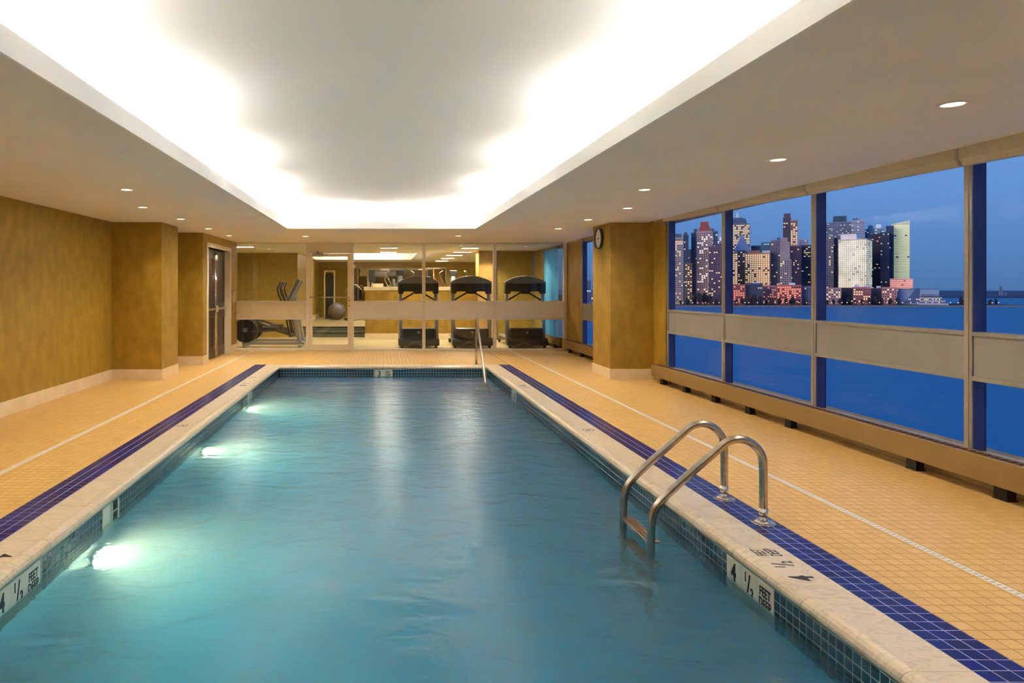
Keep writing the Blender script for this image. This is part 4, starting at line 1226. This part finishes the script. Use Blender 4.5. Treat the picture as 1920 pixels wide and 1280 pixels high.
# window bay 3
tower('office_tower', 'wide slate office tower with a flat dark roof box', 1536, 1597, 417, 1520, (84, 100, 126), 'pale', .14, fw=.8, fh=.3, turn=-.0, crown=[(.42, .85, 12, (30, 56, 78), .96)])
tower('office_tower', 'pale ribbed side tower joined to the slate office tower', 1596, 1622, 413, 1500, (126, 138, 166), 'pale', .06, fw=.9, fh=.3, crown=[(.1, .5, 4, (40, 66, 96), 1)])
tower('office_tower', 'grey tower with a dark flank beside the bright slab', 1540, 1563, 443, 1300, (92, 92, 104), 'warm', .12)
tower('office_block', 'dark gap tower left of the bright striped slab', 1560, 1571, 446, 1330, (30, 36, 60), 'warm', .05)
tower('office_tower', 'bright cream office slab with vertical window stripes and amber flank', 1566, 1631, 449, 1240, (196, 196, 176), 'pale', .97, fw=.62, fh=.72, turn=-.18, depth=48, side_lit=.9, side='R', colw=3.2, crown=[(.06, .62, 11, (206, 196, 186), .98)], rgb2=(186, 186, 168))  # nearly every pane emits, standing in for afterglow on the pale facade
tower('office_tower', 'black glass tower with strings of small lights', 1629, 1652, 439, 1330, (24, 26, 46), 'warm', .10, fw=.8, fh=.3)
tower('office_tower', 'teal topped tower behind the black glass towers', 1621, 1640, 430, 1500, (54, 96, 130), 'cyan', .10, crown=[(.3, .9, 8, (44, 84, 110), .7)])
tower('office_tower', 'tower with a glowing white cyan top', 1640, 1658, 428, 1460, (100, 130, 156), 'cyan', .1, litrows=[43, 44, 45, 46, 47], crown=[(.1, .7, 8, (190, 226, 236), .8)])
tower('office_tower', 'near black tower left of the green glass tower', 1650, 1668, 436, 1300, (18, 26, 54), 'pale', .05)
tower('office_tower', 'dark blue edge tower touching the green glass tower', 1661, 1676, 424, 1320, (20, 44, 76), 'cyan', .03)
# green glass tower with sloping top; emitting panes stand in for afterglow
rgb = (176, 190, 158)
tower('office_tower', 'bright green glass tower with a slanted top', 1671, 1706, 420, 1340, rgb, 'green', .96, fw=.96, fh=.6, depth=30, rowh=3.4, nosidewin=True, slant=7)
tower('office_block', 'pink banded podium at the foot of the green glass tower', 1668, 1712, 523, 1290, (196, 150, 146), 'red', .9, fw=1.0, fh=.35, depth=26, nosidewin=True)
tower('apartment_block', 'low mauve brick block with rows of small windows, first of the right waterfront', 1548, 1577, 540, 1212, (138, 112, 118), 'warm', .35, depth=20)
tower('apartment_block', 'low black block between two brick waterfront blocks', 1577, 1600, 540, 1213, (20, 24, 46), 'warm', .02, depth=20)
tower('apartment_block', 'low red brown brick block with a pale penthouse', 1599, 1633, 539, 1210, (134, 80, 82), 'warm', .5, depth=20, crown=[(.1, .35, 6, (170, 170, 180), 1), (.7, 1, 5, (150, 160, 180), 1)])
tower('apartment_block', 'low navy block between the red brown and rose brick blocks', 1632, 1654, 541, 1213, (28, 34, 64), 'warm', .03, depth=20, crown=[(.5, .9, 5, (160, 170, 190), 1)])
tower('apartment_block', 'low rose brick block near the sloped roof pavilion', 1653, 1682, 539, 1210, (146, 104, 104), 'warm', .45, depth=20)
# museum with terraced sloping roof
xm = WX(1745, 1208); az = atan2(xm, 1208)
mu = tag(empty('waterfront_pavilion', (xm, 1234, RZ + 2.8), -az), 'low grey waterfront building with stepped roof and lit ground floor', 'building')
kk = 1208 / 1250 * cos(az)
m1 = bm_((96, 122, 154)); m2 = bm_((130, 142, 160)); m3 = bm_((40, 70, 112))
b = MB(); b.prism([(-52 * kk, 0), (-52 * kk, 12), (-40 * kk, 29), (38 * kk, 29), (38 * kk, 0)], 'y', 8, 40); b.build('upper_hall', m1, mu)
b = MB(); b.prism([(-28 * kk, 4), (-6 * kk, 31), (0, 31), (-2 * kk, 4)], 'y', 4, 10); b.build('stair_wall', m3, mu)
b = MB()
for k in range(5): b.box(-2 * kk + 1.5 * k, (56 - 6 * k) * kk, 2 + 2 * k, 40, 5.2 * k, 5.2 * k + 3.6)
b.build('terraces', m2, mu)
b = MB()
for k in range(5): b.box(-1 * kk + 1.5 * k, (54 - 6 * k) * kk, 3 + 2 * k, 40, 5.2 * k + 3.6, 5.2 * k + 5.2)
b.build('window_bands', DARKWIN, mu)
b = MB(); b.box(-40 * kk, 38 * kk, 6, 42, 29, 30); b.build('roof', bm_((60, 100, 130)), mu)
lm, dk_ = winmesh(60, 8, 12, 26, 1, .5, .5, .5, 'F', off=-1.5, rng=random.Random(5)); tag(lm.build('lit_windows', LW['warm'], mu), kind='stuff')
# far towers in bay 4
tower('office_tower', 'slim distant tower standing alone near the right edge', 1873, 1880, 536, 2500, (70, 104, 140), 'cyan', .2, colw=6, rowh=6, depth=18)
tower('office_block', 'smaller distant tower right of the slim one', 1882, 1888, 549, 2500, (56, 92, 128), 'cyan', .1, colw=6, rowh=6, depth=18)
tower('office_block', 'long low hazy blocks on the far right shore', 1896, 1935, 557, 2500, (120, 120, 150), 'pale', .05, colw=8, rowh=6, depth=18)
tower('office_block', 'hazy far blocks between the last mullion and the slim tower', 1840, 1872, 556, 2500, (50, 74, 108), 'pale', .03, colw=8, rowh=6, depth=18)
# blocks seen through the window beyond the column
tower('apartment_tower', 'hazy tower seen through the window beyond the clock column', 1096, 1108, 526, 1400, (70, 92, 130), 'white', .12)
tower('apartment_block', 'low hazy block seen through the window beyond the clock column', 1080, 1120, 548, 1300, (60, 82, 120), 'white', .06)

QUEUE.sort(key=lambda q: q[0][5])
for a_, k_ in QUEUE: make_tower(*a_, **k_)

# trees on the promenade
crownm = mat('dark_winter_foliage', (46, 50, 62), .95, var=(38, 42, 54), vscale=.3)
barkm = mat('dark_bark', (40, 34, 38), .9)


def tree_mesh(seed):
    r = random.Random(seed); b = MB()
    for k in range(9):
        a = r.uniform(0, 2 * pi); d = r.uniform(0, .55); b.sphere((d * cos(a), d * sin(a) * .8, r.uniform(.45, 1.15)), r.uniform(.28, .5), 9, 6, (1, 1, r.uniform(.8, 1.2)))
    v = [(x + r.uniform(-.06, .06), y + r.uniform(-.06, .06), z + r.uniform(-.06, .06)) for x, y, z in b.v]
    b.v = v
    return b.mesh('crown', crownm), MB().cyl((0, 0, 0), .06, .6, 'z', 7, .04).mesh('trunk', barkm)


tms = [tree_mesh(i) for i in range(4)]
r = random.Random(11)
k = 0
for px, s in [(1262, 9), (1276, 8), (1290, 11), (1301, 16), (1310, 19), (1321, 19), (1332, 15), (1343, 8), (1354, 8), (1366, 8), (1380, 9), (1392, 12), (1402, 15), (1413, 17), (1424, 14), (1437, 9), (1449, 8), (1462, 11), (1474, 11), (1486, 12), (1499, 9), (1511, 9), (1524, 8), (1537, 8), (1550, 8), (1563, 9), (1577, 11), (1590, 11), (1603, 8), (1616, 9), (1630, 12), (1642, 12), (1655, 11), (1668, 10), (1682, 12), (1803, 12), (1812, 11), (1822, 10), (1856, 9), (1868, 9)]:
    Dp = 1213 + (k % 2) * 7
    kind = ['broad', 'rounded', 'low', 'bushy'][k % 4]
    t_ = tag(empty('waterfront_tree', (WX(px, Dp), Dp, RZ + 2.7), k * 1.3), 'dark leafless tree massed on the far waterfront', 'tree', 'trees on the far waterfront'); k += 1
    t_.scale = (s * .5, s * .3, s * .8)
    a, c_ = tms[k % 4]
    shared('crown', a, (0, 0, 0), t_); shared('trunk', c_, (0, 0, -.02), t_)
# promenade lamps
lamp_me = MB().sphere((0, 0, 5.2), .75, 8, 6).mesh('lamp_head', LW['white'])
pole_me = MB().cyl((0, 0, 0), .12, 5, 'z', 6).mesh('pole', barkm)
for i in range(44):
    px = 1266 + i * 14.2 + r.uniform(-5, 5); Dp = 1205.4
    if WX(px, Dp) > 1150: break
    f = tag(empty('street_lamp', (WX(px, Dp), Dp, RZ + 2.2)), 'small bright lamp on the far promenade', 'street lamp', 'lamps along the far promenade')
    shared('lamp_head', lamp_me, (0, 0, 0), f); shared('pole', pole_me, (0, 0, 0), f)
